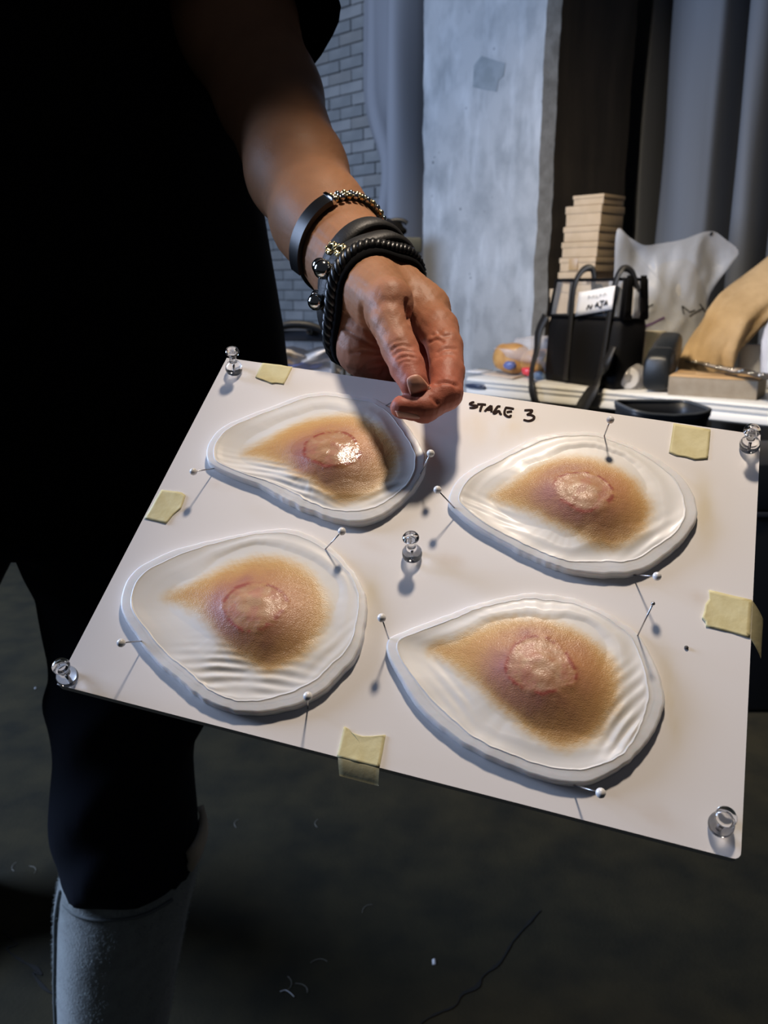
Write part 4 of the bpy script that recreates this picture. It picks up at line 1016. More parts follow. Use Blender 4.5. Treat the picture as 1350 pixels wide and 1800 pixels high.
tape([(462, 638), (514, 645), (506, 662), (499, 675), (485, 673), (478, 674), (468, 670), (449, 663), (455, 650)], 'pale masking tape wrapped over the back edge near the left push pin')
tape([(284, 861), (320, 866), (326, 871), (322, 884), (318, 893), (304, 905), (292, 920), (270, 915), (254, 911), (268, 888)], 'pale masking tape wrapped over the left edge of the board')
tape([(1184, 744), (1249, 755), (1247, 782), (1244, 806), (1222, 808), (1205, 803), (1190, 801), (1176, 795), (1180, 770)], 'pale masking tape wrapped over the back edge near the right push pin')
tape([(1246, 1037), (1322, 1055), (1320, 1090), (1318, 1121), (1280, 1110), (1241, 1101), (1240, 1093), (1234, 1086), (1238, 1074), (1240, 1062), (1247, 1052)], 'pale masking tape crossing the right edge of the board', [(1322, 1055), (1318, 1121), (1341, 1152), (1345, 1083)])
tape([(605, 1277), (613, 1281), (618, 1288), (636, 1294), (655, 1294), (678, 1292), (673, 1320), (667, 1349), (630, 1340), (592, 1330), (598, 1305)], 'pale masking tape crossing the front edge of the board', [(594, 1331), (667, 1349), (664, 1378), (595, 1360)])

# ------------------------------------------------------------------ the person: one continuous skin (distance field -> surface nets)
def axis_steps(segs):
    out = [segs[0][0]]
    for a, b, st in segs:
        n = max(1, int(round((b-a)/st))); out += list(np.linspace(a, b, n+1)[1:])
    return np.array(out, np.float32)
class Field:
    def __init__(s, X, Y, Z):
        s.X, s.Y, s.Z = X, Y, Z; s.rs = 1.0; s.D = np.full((len(X), len(Y), len(Z)), .06, np.float32)
    def _rng(s, lo, hi):
        r = []
        for A_, l_, h_ in zip((s.X, s.Y, s.Z), lo, hi):
            i0 = max(0, int(np.searchsorted(A_, l_))-1); i1 = min(len(A_), int(np.searchsorted(A_, h_))+1); r.append(slice(i0, i1))
        return tuple(r)
    def cone(s, a, b, ra, rb, k=.006, sub=False, flat=None):
        """tapered capsule; flat=(axis, factor) squeezes the section along a direction"""
        ra, rb = ra*s.rs, rb*s.rs; a, b = np.asarray(a, np.float32), np.asarray(b, np.float32); m = max(ra, rb)*(1 if flat is None else 1/min(flat[1], 1))+k+.012
        sl = s._rng(np.minimum(a, b)-m, np.maximum(a, b)+m)
        x = s.X[sl[0]][:, None, None]-a[0]; y = s.Y[sl[1]][None, :, None]-a[1]; z = s.Z[sl[2]][None, None, :]-a[2]
        d = b-a; L2 = float(d@d)+1e-12
        t = np.clip((x*d[0]+y*d[1]+z*d[2])/L2, 0, 1)
        px, py, pz = x-t*d[0], y-t*d[1], z-t*d[2]
        q = px*px+py*py+pz*pz
        if flat is not None:
            f = np.asarray(flat[0], np.float32); f = f/np.linalg.norm(f); c = px*f[0]+py*f[1]+pz*f[2]; q = q+c*c*(1/flat[1]**2-1)
        v = np.sqrt(q)-(ra+(rb-ra)*t)
        D = s.D[sl]
        if sub:
            h = np.clip(.5-.5*(D+v)/k, 0, 1); s.D[sl] = D*(1-h)+(-v)*h+k*h*(1-h)
        else:
            h = np.clip(.5+.5*(D-v)/k, 0, 1); s.D[sl] = D*(1-h)+v*h-k*h*(1-h)
    def chain(s, pts, rs, k=.006, **kw):
        for i in range(len(pts)-1): s.cone(pts[i], pts[i+1], rs[i], rs[i+1], k, **kw)
    def mesh(s):
        D, X, Y, Z = s.D, s.X, s.Y, s.Z; I = D < 0; n = D.shape
        c = np.zeros((n[0]-1, n[1]-1, n[2]-1), np.int8)
        for i in (0, 1):
            for j in (0, 1):
                for k in (0, 1): c += I[i:n[0]-1+i, j:n[1]-1+j, k:n[2]-1+k]
        act = np.argwhere((c > 0) & (c < 8)); idx = np.full(c.shape, -1, np.int32); idx[tuple(act.T)] = np.arange(len(act))
        acc = np.zeros((len(act), 3)); cnt = np.zeros(len(act)); ax_ = (X, Y, Z)
        off = [(i, j, k) for i in (0, 1) for j in (0, 1) for k in (0, 1)]
        for a in off:
            for d in range(3):
                if a[d]: continue
                b = list(a); b[d] = 1; pa = act+np.array(a); pb = act+np.array(b); va, vb = D[tuple(pa.T)], D[tuple(pb.T)]; m = (va < 0) != (vb < 0)
                t = va[m]/(va[m]-vb[m]); A_ = np.stack([ax_[e][pa[m, e]] for e in range(3)], 1); B_ = np.stack([ax_[e][pb[m, e]] for e in range(3)], 1)
                acc[m] += A_+(B_-A_)*t[:, None]; cnt[m] += 1
        V = acc/cnt[:, None]; Fs = []
        for d in range(3):
            e1, e2 = [(1, 2), (2, 0), (0, 1)][d]
            lo = [slice(None)]*3; hi = [slice(None)]*3; lo[d] = slice(0, n[d]-1); hi[d] = slice(1, n[d])
            ch = np.argwhere(I[tuple(lo)] != I[tuple(hi)])
            ok = (ch[:, e1] > 0) & (ch[:, e2] > 0) & (ch[:, e1] < n[e1]-1) & (ch[:, e2] < n[e2]-1); ch = ch[ok]
            qs = []
            for (o1, o2) in ((0, 0), (1, 0), (1, 1), (0, 1)):
                q = ch.copy(); q[:, e1] -= o1; q[:, e2] -= o2; qs.append(idx[tuple(q.T)])
            F = np.stack(qs, 1); fl = I[tuple(ch.T)]; F[~fl] = F[~fl][:, ::-1]; Fs.append(F)
        F = np.concatenate(Fs); F = F[(F >= 0).all(1)]; return V, F

ARM = .93
def W_(px, py, d): return at(px, py, d*ARM)
# left arm (right side of the picture)
elb = W_(474, 172, .725); sho = np.array([-.19, .87, 1.45])
f1_ = W_(522, 303, .655); f2_ = W_(563, 386, .605); wrC = W_(622, 470, .548)
wrR, wrU = W_(652, 462, .540), W_(622, 500, .552)
i_m, m_m, r_m, p_m = W_(746, 545, .516), W_(722, 590, .525), W_(690, 618, .542), W_(662, 640, .555)
t_c, t_m, t_i, t_t = W_(646, 492, .515), W_(682, 536, .478), W_(703, 614, .459), W_(727, 673, .4455)
i_p, i_d, i_t = W_(782, 610, .478), W_(784, 692, .4515), W_(706, 716, .4440)
gx = [(-1.05, -.25, .022), (-.25, -.10, .010), (-.10, -.040, .003), (-.040, .054, .00110), (.054, .10, .008)]
gy = [(.36, .40, .004), (.40, .545, .00115), (.545, .76, .0035), (.76, 1.26, .016)]
gz = [(-.02, 1.0, .03), (1.0, 1.140, .00115), (1.140, 1.30, .003), (1.30, 1.86, .009)]
Fd = Field(axis_steps(gx), axis_steps(gy), axis_steps(gz))
hipL, hipR = np.array([-.30, .87, .90]), np.array([-.515, .90, .90])
kneL, kneR = np.array([-.312, .86, .50]), np.array([-.68, 1.10, .50]); ankL, ankR = np.array([-.345, .88, .10]), np.array([-.785, 1.30, .10])
toeL, toeR = np.array([-.345, .76, .05]), np.array([-.785, 1.18, .05])
chest, belly, neckb, head = np.array([-.40, .89, 1.27]), np.array([-.40, .88, 1.06]), np.array([-.40, .88, 1.50]), np.array([-.39, .83, 1.685])
shoR = np.array([-.605, .90, 1.45]); elbR = np.array([-.69, .93, 1.17]); wriR = np.array([-.72, .85, .94])
for a, b, ra, rb in ((hipL, kneL, .070, .050), (kneL, ankL, .050, .035), (hipR, kneR, .060, .050), (kneR, ankR, .050, .035), (ankL, toeL, .034, .025), (ankR, toeR, .034, .025), (hipL+EZ*.03, hipR+EZ*.03, .06, .06)):
    Fd.cone(a, b, ra, rb, .03)
yax = np.array([0, 1.0, 0])
Fd.cone((hipL+hipR)/2+EZ*.11, belly, .115, .12, .04, flat=(yax, .75)); Fd.cone(belly, chest, .125, .145, .04, flat=(yax, .75))
Fd.cone(sho+np.array([-.03, 0, 0]), shoR+np.array([.03, 0, 0]), .055, .055, .05); Fd.cone(chest, neckb, .11, .05, .05)
Fd.cone(neckb, head+np.array([0, .02, -.05]), .052, .05, .02)
Fd.cone(head+np.array([0, .02, .035]), head+np.array([0, -.02, -.03]), .088, .070, .02, flat=(AX, .92)); Fd.cone(head+np.array([0, -.025, -.06]), head+np.array([0, -.055, -.095]), .052, .036, .02)
Fd.cone(head+np.array([0, -.095, -.0]), head+np.array([0, -.112, -.038]), .010, .014, .010)
for sx in (-1, 1):
    Fd.cone(head+np.array([.080*sx, .02, .01]), head+np.array([.080*sx, .012, -.03]), .016, .011, .006, flat=(AX, .5))
    Fd.cone(head+np.array([.030*sx, -.098, .004]), head+np.array([.030*sx, -.10, .004]), .014, .012, .008, sub=True)
Fd.cone(head+np.array([-.02, -.095, -.062]), head+np.array([.02, -.095, -.062]), .008, .008, .006)
Fd.chain([shoR, elbR, wriR], [.05, .042, .027], .02)
hR = wriR+np.array([0, -.03, -.06]); Fd.cone(wriR, hR, .026, .030, .01, flat=(AX, .55))
for k, (dy, ln) in enumerate(((-.028, .062), (-.009, .072), (.010, .068), (.028, .052))):
    b0 = hR+np.array([0, dy, -.012]); b1 = b0+np.array([.004, dy*.15, -ln*.5]); Fd.chain([b0, b1, b1+np.array([.014, 0, -ln*.42])], [.0095, .0088, .0075], .002)
Fd.chain([wriR+np.array([.01, -.02, -.02]), hR+np.array([.018, -.045, -.005]), hR+np.array([.022, -.05, -.035])], [.014, .011, .009], .004)
# left arm and hand
Fd.chain([sho, elb+(sho-elb)*.35, elb], [.058, .050, .041], .02); Fd.rs = ARM
Fd.chain([elb, f1_, f2_, wrC], [.044, .0375, .0330, .0275], .015)
Fd.cone(f2_, wrR, .026, .0195, .012); Fd.cone(f2_, wrU, .026, .0200, .012)
Fd.cone(wrR, i_m, .0185, .0142, .010); Fd.cone(W_(648, 485, .548), m_m, .0185, .0145, .010); Fd.cone(W_(634, 505, .553), r_m, .018, .0140, .010); Fd.cone(wrU, p_m, .0185, .0135, .010)
Fd.cone(i_m, p_m, .0120, .0115, .010)
Fd.cone(W_(625, 545, .527), W_(643, 612, .520), .0185, .0175, .009); Fd.cone(W_(643, 612, .520), W_(668, 645, .525), .0160, .0130, .008)                      # heel of the hand
Fd.cone(W_(640, 505, .520), W_(672, 535, .492), .0195, .0165, .009)                      # ball of the thumb
Fd.cone(t_c, t_m, .0175, .0130, .009); Fd.cone(W_(690, 523, .474), W_(690, 529, .4735), .0095, .0095, .007)
Fd.cone(t_m, W_(685, 568, .469), .0128, .0110, .004); Fd.cone(W_(685, 568, .469), t_i, .0110, .0100, .002); Fd.cone(t_i, W_(716, 645, .452), .0100, .0094, .002); Fd.cone(W_(716, 645, .452), t_t, .0094, .0080, .002)
Fd.cone(W_(708, 515, .522), i_m, .012, .0125, .008)                                      # web towards the index knuckle
Fd.cone(i_m, W_(770, 578, .494), .0128, .0118, .004); Fd.cone(W_(770, 578, .494), i_p, .0118, .0104, .003); Fd.cone(i_p, W_(786, 655, .463), .0104, .0096, .0018); Fd.cone(W_(786, 655, .463), i_d, .0096, .0090, .0018)
Fd.cone(i_d, W_(745, 718, .4460), .0090, .0078, .0018); Fd.cone(W_(745, 718, .4460), i_t, .0078, .0062, .002)
mP, mD, mT = W_(755, 645, .512), W_(738, 668, .502), W_(716, 660, .502); Fd.chain([m_m, mP, mD, mT], [.0135, .0112, .0098, .0078], .003)
rP, rD, rT = at(720, 664, .508), at(708, 702, .504), at(682, 698, .487); Fd.chain([r_m, rP, rD, rT], [.0132, .0108, .0094, .0076], .003)
pP, pD, pT = at(686, 676, .522), at(676, 706, .513), at(658, 700, .491); Fd.chain([p_m, pP, pD, pT], [.0122, .0095, .0084, .0070], .003)
SV, SF = Fd.mesh()
del Fd
# ---- skin creases: press thin grooves into the surface along measured lines
def vnormals(V, F):
    n = np.cross(V[F[:, 2]]-V[F[:, 0]], V[F[:, 3]]-V[F[:, 1]]); N = np.zeros_like(V)
    for k in range(4): np.add.at(N, F[:, k], n)
    return N/(np.linalg.norm(N, axis=1, keepdims=True)+1e-12)
SN = vnormals(SV, SF)
if ((SV[SF].mean(1)-SV.mean(0))*np.cross(SV[SF[:, 2]]-SV[SF[:, 0]], SV[SF[:, 3]]-SV[SF[:, 1]])).sum() < 0: SN = -SN
pxy = to_pix(SV); facing = ((CAM-SV)*SN).sum(1) > 0; hand_zone = (pxy[:, 2] < .60) & (pxy[:, 2] > 0)
def crease(pts, dmin, dmax, dep, wpx, soft=0):
    P = spline(pts, 40) if len(pts) > 2 else np.array(pts, float)
    m = np.where(hand_zone & facing & (pxy[:, 2] > dmin) & (pxy[:, 2] < dmax) & (pxy[:, 0] > P[:, 0].min()-12) & (pxy[:, 0] < P[:, 0].max()+12) & (pxy[:, 1] > P[:, 1].min()-12) & (pxy[:, 1] < P[:, 1].max()+12))[0]
    if not len(m): return
    d = np.full(len(m), 99.0); tt = np.zeros(len(m))
    for i, (a, b) in enumerate(zip(P[:-1], P[1:])):
        e = b-a; w_ = pxy[m, :2]-a; t = np.clip((w_@e)/(e@e+1e-9), 0, 1); dd = np.hypot(*(w_-t[:, None]*e).T); u = dd < d; d[u] = dd[u]; tt[u] = (i+t[u])/(len(P)-1)
    amt = dep*np.exp(-(d/wpx)**2)*np.clip(np.sin(np.clip(tt, 0, 1)*math.pi)*2.2, .0, 1)
    SV[m] -= SN[m]*amt[:, None]
th, pa_, ix = (.37, .465), (.43, .57), (.38, .50)
for pts, z, dep, wpx in (
    ([(686, 618), (696, 609), (710, 607), (727, 612)], th, .0007, 2.6), ([(690, 627), (700, 618), (714, 616), (732, 621)], th, .0008, 2.4), ([(696, 634), (706, 628), (718, 626), (735, 630)], th, .0007, 2.4),
    ([(702, 640), (712, 635), (724, 636)], th, .0004, 2.4), ([(684, 607), (694, 600), (708, 598)], th, .0004, 2.6),
    ([(634, 530), (634, 552), (641, 575), (654, 592), (668, 606)], pa_, .0022, 3.4), ([(600, 575), (625, 590), (650, 605), (676, 612)], pa_, .0013, 3.2), ([(605, 548), (622, 566), (645, 585)], pa_, .0009, 3.2),
    ([(612, 620), (635, 618), (660, 619), (680, 621)], pa_, .0011, 3.0), ([(634, 650), (645, 640), (662, 634), (680, 634)], pa_, .0016, 3.2), ([(648, 652), (664, 650), (682, 646)], pa_, .0007, 2.8), ([(668, 664), (676, 652), (690, 643)], pa_, .0016, 3),
    ([(768, 578), (778, 590), (795, 588)], ix, .0008, 3.2), ([(752, 604), (768, 596), (782, 603)], ix, .0009, 3), ([(757, 590), (770, 584), (780, 576)], ix, .0007, 3), ([(766, 622), (784, 612), (806, 614)], ix, .0009, 3), ([(764, 632), (780, 622), (800, 624)], ix, .0006, 2.6),
    ([(763, 677), (778, 671), (796, 674), (806, 680)], ix, .0013, 3), ([(755, 695), (764, 704), (772, 712)], ix, .0007, 2.6), ([(714, 524), (716, 545), (722, 570)], (.41, .49), .0020, 3.4)):
    crease(pts, z[0], z[1], dep, wpx)
SV += SN*(np.where(hand_zone, .00016, 0)*fbm(SV, 900, 77, 2))[:, None]
M_skin = mat('skin', (.41, .215, .115), .5, Specular_IOR_Level=.26, noise=(70, (.44, .20, .115), .35, .7), bump=(950, .35, .0004), Subsurface_Weight=.18, Subsurface_Scale=.006, Subsurface_Radius=(1.0, .35, .2))
def skin_colour():
    """redder fingertips, knuckle and palm; real pigment, in a vertex layer"""
    c = np.tile(np.array([.36, .175, .09]), (len(SV), 1)); n = .5+.5*fbm(SV, 120, 31, 3)
    def near(p, r, cn, amt):
        nonlocal c
        m = (np.exp(-(np.linalg.norm(SV-p, axis=1)/r)**2)*amt)[:, None]; c = c*(1-m)+np.array(cn)*m
    for p in (i_t, i_d, mP, rP, pP, t_t): near(p, .022, (.42, .115, .075), .75)
    near(W_(770, 640, .47), .024, (.54, .19, .13), .6); near(W_(640, 620, .53), .03, (.48, .22, .165), .6); near(W_(740, 640, .50), .025, (.40, .10, .075), .7); near(W_(690, 535, .47), .012, (.50, .20, .14), .5); near(W_(690, 660, .52), .02, (.52, .20, .15), .6)
    c *= (.92+.16*n)[:, None]; return c
nt = M_skin.node_tree
for lk in list(nt.nodes['Principled BSDF'].inputs['Base Color'].links): nt.links.remove(lk)
attr_base(M_skin)
PC = np.array([-.42, .87, 0]); person = thing('person', 'person in black clothes and grey boots reaching over the board, pinching a pin', 'person', tuple(PC))
body = obj_np('body', SV-0, SF, M_skin, person); setcol(body, skin_colour())
bvh = BVHTree.FromPolygons([Vector(v) for v in SV[:]], [tuple(f) for f in SF.tolist()])
def hit(px, py, off=.0, dmin=.0):
    d = Vector(ray(px, py)).normalized(); h = bvh.ray_cast(Vector(CAM), d)
    if h[0] is None: return at(px, py, .5), -np.array(d)
    n = np.array(h[1]); n = n if n@(CAM-np.array(h[0])) > 0 else -n
    return np.array(h[0])+n*off, n

# ---- finger nails
M_nail = mat('finger_nail', (.60, .28, .19), .42, Coat_Weight=.08, Subsurface_Weight=.1, Subsurface_Scale=.003)
M_nailtip = mat('nail_tip', (.66, .50, .40), .3)
def nail(quad, name, bulge=.0005, lift=.00012):
    G = []
    for a in np.linspace(0, 1, 12):
        row = []
        for b in np.linspace(0, 1, 12):
            x = (quad[0][0]*(1-a)+quad[1][0]*a)*(1-b)+(quad[3][0]*(1-a)+quad[2][0]*a)*b; y = (quad[0][1]*(1-a)+quad[1][1]*a)*(1-b)+(quad[3][1]*(1-a)+quad[2][1]*a)*b
            # round the cuticle end
            k = 1-.22*(1-b)**3*(2*a-1)**2; cx_ = sum(q[0] for q in quad)/4; cy_ = sum(q[1] for q in quad)/4
            x, y = cx_+(x-cx_)*k, cy_+(y-cy_)*k
            p, n = hit(x, y); e = (1-(2*a-1)**4)*(1-(2*b-1)**6); row.append(p+n*(lift*(.2+.8*e)+bulge*(1-(2*a-1)**2)*e*.5))
        G.append(row)
    V, F = solid_sheet(np.array(G), .00015); o = obj(name, V, F, M_nail, person); return o
nail([(711, 665), (737, 655), (757, 683), (722, 695)], 'thumb_nail')['label'] = 'pale glossy thumb nail'
nail([(741, 738), (735, 728), (694, 722), (699, 733)], 'index_nail', .0004)

# ---- black top
def ring_at(z, cx, cy, hw, hd, seed, amp=.008, n=64, nf=5):
    r = []
    for k in range(n):
        t = 2*math.pi*k/n; c_, s_ = math.cos(t), math.sin(t); c_ = math.copysign(abs(c_)**.85, c_); s_ = math.copysign(abs(s_)**.85, s_)
        q = 1+amp/hw*(math.sin(nf*t+seed+z*9)+.6*math.sin((nf+4)*t+1.3*seed-z*6)); r.append([cx+c_*hw*q, cy+s_*hd*q, z])
    return np.array(r)
def edge_x(px, py, y): return on_plane(px, py, np.array([0, y, 0]), np.array([0, 1.0, 0]))
rings = []
prof = [(edge_x(452, 342, .88), ), (edge_x(468, 420, .88), ), (edge_x(487, 505, .88), ), (edge_x(502, 575, .88), ), (edge_x(513, 645, .88), )]
zx = sorted([(p[0][2], p[0][0]) for p in prof]); zs = [.893, .94]+[a for a, b in zx]+[1.28, 1.36, 1.43, 1.475, 1.505, 1.52]
def rx(z):
    xs = [a for a, b in zx]; ys = [b for a, b in zx]
    if z < xs[0]: return ys[0]+(xs[0]-z)*.16
    if z > xs[-1]: return np.interp(z, [xs[-1], 1.36, 1.43, 1.475, 1.505, 1.52], [ys[-1], -.15, -.17, -.20, -.27, -.335])
    return np.interp(z, xs, ys)
for z in zs:
    x1 = rx(z); x0 = -.40-(x1+.40)*1.0 if z > 1.25 else -.40-(x1+.40)*.95; c_ = (x0+x1)/2; hw = (x1-x0)/2
    rings.append(ring_at(z, c_, .865, hw, min(.20, hw*.95), 2.0, .004 if z > 1.0 else .009))
V, F = loft_vf(rings, True, True); obj('t_shirt', V, F, M_black, person)
def sleeve(sh, el, frac, r0, r1, name, tilt=None):
    a, b = sh, sh+(el-sh)*frac; u, v, d = frame_of(b-a); rs = []
    for f in np.linspace(-.12, 1, 12):
        c_ = a+(b-a)*f; r_ = r0+(r1-r0)*max(f, 0)
        rs.append(np.array([c_+(u*math.cos(t)+v*math.sin(t))*r_*(1+.05*math.sin(3*t+5*f)+.03*math.sin(7*t-3*f))+d*(.018*math.sin(t*2+.6)*max(f, 0)) for t in np.linspace(0, 2*math.pi, 40, endpoint=False)]))
    c_ = rs[-1].mean(0); rs += [c_+(rs[-1]-c_)*.97-d*.004, c_+(rs[-1]-c_)*.95-d*.04]
    V, F = loft_vf(rs, True, True); return obj(name, V, F, M_black, person)
sleeve(sho, elb, .70, .098, .082, 'sleeve'); sleeve(shoR, elbR, .75, .085, .075, 'sleeve')

# ---- trousers
def limb_from_px(rows, y0, hd, n=48, seed=0, fold=.004):
    rs = []
    for (py, xl, xr) in rows:
        a = edge_x(xl, py, y0); b = edge_x(xr, py, y0); c_ = (a+b)/2; hw = (b[0]-a[0])/2
        rs.append(np.array([[c_[0]+hw*math.cos(t)*(1+fold/hw*math.sin(4*t+py*.03+seed)*abs(math.sin(t))), y0+hd*math.sin(t)*(1+fold/hd*math.sin(5*t+py*.05)), c_[2]+fold*1.2*math.sin(2*t+py*.02)] for t in np.linspace(0, 2*math.pi, n, endpoint=False)]))
    return rs
YL = .86
rows = [(900, 20, 430), (960, 34, 432), (1000, 52, 428), (1030, 74, 424), (1065, 79, 418), (1100, 83, 412), (1135, 92, 405), (1165, 96, 398), (1200, 87, 390), (1225, 88, 380), (1250, 96, 372), (1278, 102, 357), (1305, 105, 343), (1330, 103, 339), (1360, 99, 337), (1400, 98, 338), (1430, 100, 341), (1450, 104, 343), (1475, 112, 343), (1492, 119, 340), (1500, 126, 334)]
rows = rows[:-2]+[(1496, 113, 349), (1508, 114, 349)]
V, F = loft_vf(limb_from_px(rows, YL, .101, 56, 1), True, True); V = np.asarray(V)
def mirror_leg():
    rs = []
    for (py, hw) in ((880, .150), (930, .135), (960, .125), (1000, .112), (1060, .104), (1150, .098), (1250, .094), (1350, .090), (1450, .090), (1500, .086)):
        z = edge_x(34, py, YL)[2]; xi = edge_x({880: 60, 930: 40, 960: 33, 1000: 14, 1060: -12, 1150: -40, 1250: -55, 1350: -62, 1450: -66, 1500: -66}[py], py, YL+.02)[0]
        rs.append(np.array([[xi-hw+hw*math.cos(t)*(1+.02*math.sin(5*t+py*.02)), YL+.02+.09*math.sin(t), z] for t in np.linspace(0, 2*math.pi, 48, endpoint=False)]))
    return rs
ml = [r+np.array([-.15*(1-sstep_(.25, .78, r[:, 2].mean())), .42*(1-sstep_(.25, .78, r[:, 2].mean())), 0]) for r in mirror_leg()]
zh = edge_x(34, 940, YL)[2]
V2, F2 = loft_vf(ml, True, True)
V3, F3 = loft_vf([ring_at(z, cx, .87, hw, .115, 1, .004) for z, cx, hw in ((zh+.0, -.40, .17), (zh+.04, -.40, .21), (zh+.13, -.40, .215), (zh+.22, -.40, .20))])
V, F = join((V, F), (V2, F2), (V3, F3)); trs = obj('trousers', V, F, M_navy, person)
rm = trs.modifiers.new('weld', 'REMESH'); rm.mode = 'VOXEL'; rm.voxel_size = .008; rm.use_smooth_shade = True
sm_ = trs.modifiers.new('soft', 'SMOOTH'); sm_.factor = .5; sm_.iterations = 3

# ---- tall felt boots
M_felt = mat('grey_felt', (.31, .35, .34), .95, noise=(60, (.24, .27, .265), .3, .7), bump=(420, .7, .0012), Sheen_Weight=.5)
M_fleece = mat('cream_fleece', (.62, .52, .36), .95, Sheen_Weight=.5)
brow = [(1496, 119, 345), (1506, 115, 346), (1525, 112, 343), (1560, 107, 340), (1610, 105, 328), (1660, 105, 319), (1720, 108, 307), (1800, 115, 294), (1880, 124, 284), (1960, 130, 280)]
def boot(rows, dx, dy, label):
    rs = limb_from_px(rows, YL+.004, .094, 48, 3, .0015); rs = [r+np.array([dx, dy, 0]) for r in rs]
    c_ = rs[-1].mean(0); hw = np.ptp(rs[-1][:, 0])/2
    def br(z, hx, y0_, y1_):
        return np.array([[c_[0]+hx*math.copysign(abs(math.cos(t))**.8, math.cos(t)), (y0_+y1_)/2+(y1_-y0_)/2*math.copysign(abs(math.sin(t))**.8, math.sin(t)), z] for t in np.linspace(0, 2*math.pi, 48, endpoint=False)])
    y_ = c_[1]; zl = c_[2]; rs = [r for r in rs if r[:, 2].mean() > .13]
    ft = [br(.11, .062, y_-.11, y_+.075), br(.085, .060, y_-.17, y_+.075), br(.05, .058, y_-.20, y_+.075), br(.022, .060, y_-.205, y_+.078)]
    c2 = rs[0].mean(0); top = [c2+(rs[0]-c2)*.93-np.array([0, 0, .03]), c2+(rs[0]-c2)*.96]
    V, F = loft_vf(top+rs+ft, True, True); o = obj('boot', V, F, M_felt, person)
    V, F = loft_vf([br(.022, .064, y_-.21, y_+.082), br(.004, .064, y_-.21, y_+.082), br(.0, .060, y_-.2, y_+.075)]); obj('sole', V, F, M_bin, o)
    return o, rs
bL, rsL = boot(brow, 0, 0, ''); bR, rsR = boot(brow, -.44, .42, '')
# seam running down the outside of the near boot, piped stitch
sp_ = [hitp for hitp in (rsL[i][int(48*.615)] for i in range(1, len(rsL)))]
V, F = tube_vf(spline(np.array(sp_)-np.array([0, .002, 0]), 60), .0022, 6); obj('seam', V, F, mat('seam_thread', (.15, .17, .17), .9), bL)
tr = spline(np.array([rsL[1][k]+np.array([0, -.001, -.012]) for k in range(22, 46, 3)]), 60); V, F = tube_vf(tr, .0020, 6); obj('top_stitch', V, F, mat('seam_thread2', (.17, .19, .19), .9), bL)
# fleece collar showing at the top, and the felt nap along the shaft
def nap(rs, cnt, ln, m, parent, name, k0, k1, i0, i1, seed, up=-.3):
    g = np.random.default_rng(seed); R_ = np.array(rs); Vs = np.zeros((cnt*3, 3)); n = R_.shape[1]
    for q in range(cnt):
        i = g.uniform(i0, i1); a, b = int(i), min(int(i)+1, len(R_)-1); k = g.uniform(k0, k1); ka, kb = int(k) % n, (int(k)+1) % n; f, h = i-a, k-int(k)
        p = (R_[a][ka]*(1-h)+R_[a][kb]*h)*(1-f)+(R_[b][ka]*(1-h)+R_[b][kb]*h)*f; c_ = R_[a].mean(0)*(1-f)+R_[b].mean(0)*f
        o = (p-c_)*np.array([1, 1, 0]); o /= np.linalg.norm(o); t_ = np.array([-o[1], o[0], 0]); d = o+t_*g.normal(0, .5)+EZ*(up+g.normal(0, .5)); d /= np.linalg.norm(d)
        Vs[q*3] = p-t_*.00025-o*.0005; Vs[q*3+1] = p+t_*.00025-o*.0005; Vs[q*3+2] = p+d*ln*g.uniform(.5, 1.2)
    o = obj_np(name, Vs, np.arange(cnt*3).reshape(-1, 3), m, parent, False); o['kind'] = 'stuff'; return o
nap(rsL, 9000, .0042, M_felt, bL, 'felt_nap', 0, 48, 1, len(rsL)-1, 3)
fr_ = [rsL[0]+np.array([0, 0, z_]) for z_ in (.004, .016, .028)]
cc_ = rsL[0].mean(0); fr_ = [cc_*np.array([1, 1, 0])+(r-cc_*np.array([1, 1, 0]))*np.array([s_, s_, 1]) for r, s_ in zip(fr_, (1.02, 1.07, 1.04))]
sel = list(range(-3, 5)); V, F = solid_sheet(np.array([[fr_[j][k % 48] for k in sel] for j in range(3)]), .008); fl = obj('fleece_collar', V, F, M_fleece, bL); fl['label'] = 'cream fleece lining showing at the boot top'
nap([np.array(r) for r in fr_], 1600, .008, M_fleece, bL, 'fleece_nap', 45, 52, 0, 2, 5, .4)

# ---- hair
hr = []
for f, s_ in ((.0, .3), (.15, .8), (.35, 1.0), (.6, 1.08), (.8, 1.08), (1, .95)):
    z_ = head[2]+.135-f*.24; hr.append(np.array([[head[0]+.094*s_*math.cos(t), head[1]+.045+.098*s_*math.sin(t)*(1 if math.sin(t) > 0 else .62 if f > .5 else 1.4), z_] for t in np.linspace(0, 2*math.pi, 40, endpoint=False)]))
V, F = loft_vf(hr); obj('hair', V, F, mat('dark_hair', (.012, .009, .007), .5, bump=(200, .6, .003, (1, 1, .1))), person)
for sx in (-1, 1):
    V, F = lathe_vf([(.011*math.sin(a), -.011*math.cos(a)) for a in np.linspace(.02, 3.12, 12)], 16, head+np.array([.030*sx, -.078, .004]), (0, -1, 0)); e = obj('eye', V, F, mat('eye_white', (.7, .68, .65), .2), person)
    V, F = lathe_vf([(.0055, 0), (.005, .0012), (.0, .0015)], 16, head+np.array([.030*sx, -.0885, .004]), (0, -1, 0)); obj('iris', V, F, mat('iris_brown', (.05, .025, .012), .2), e)

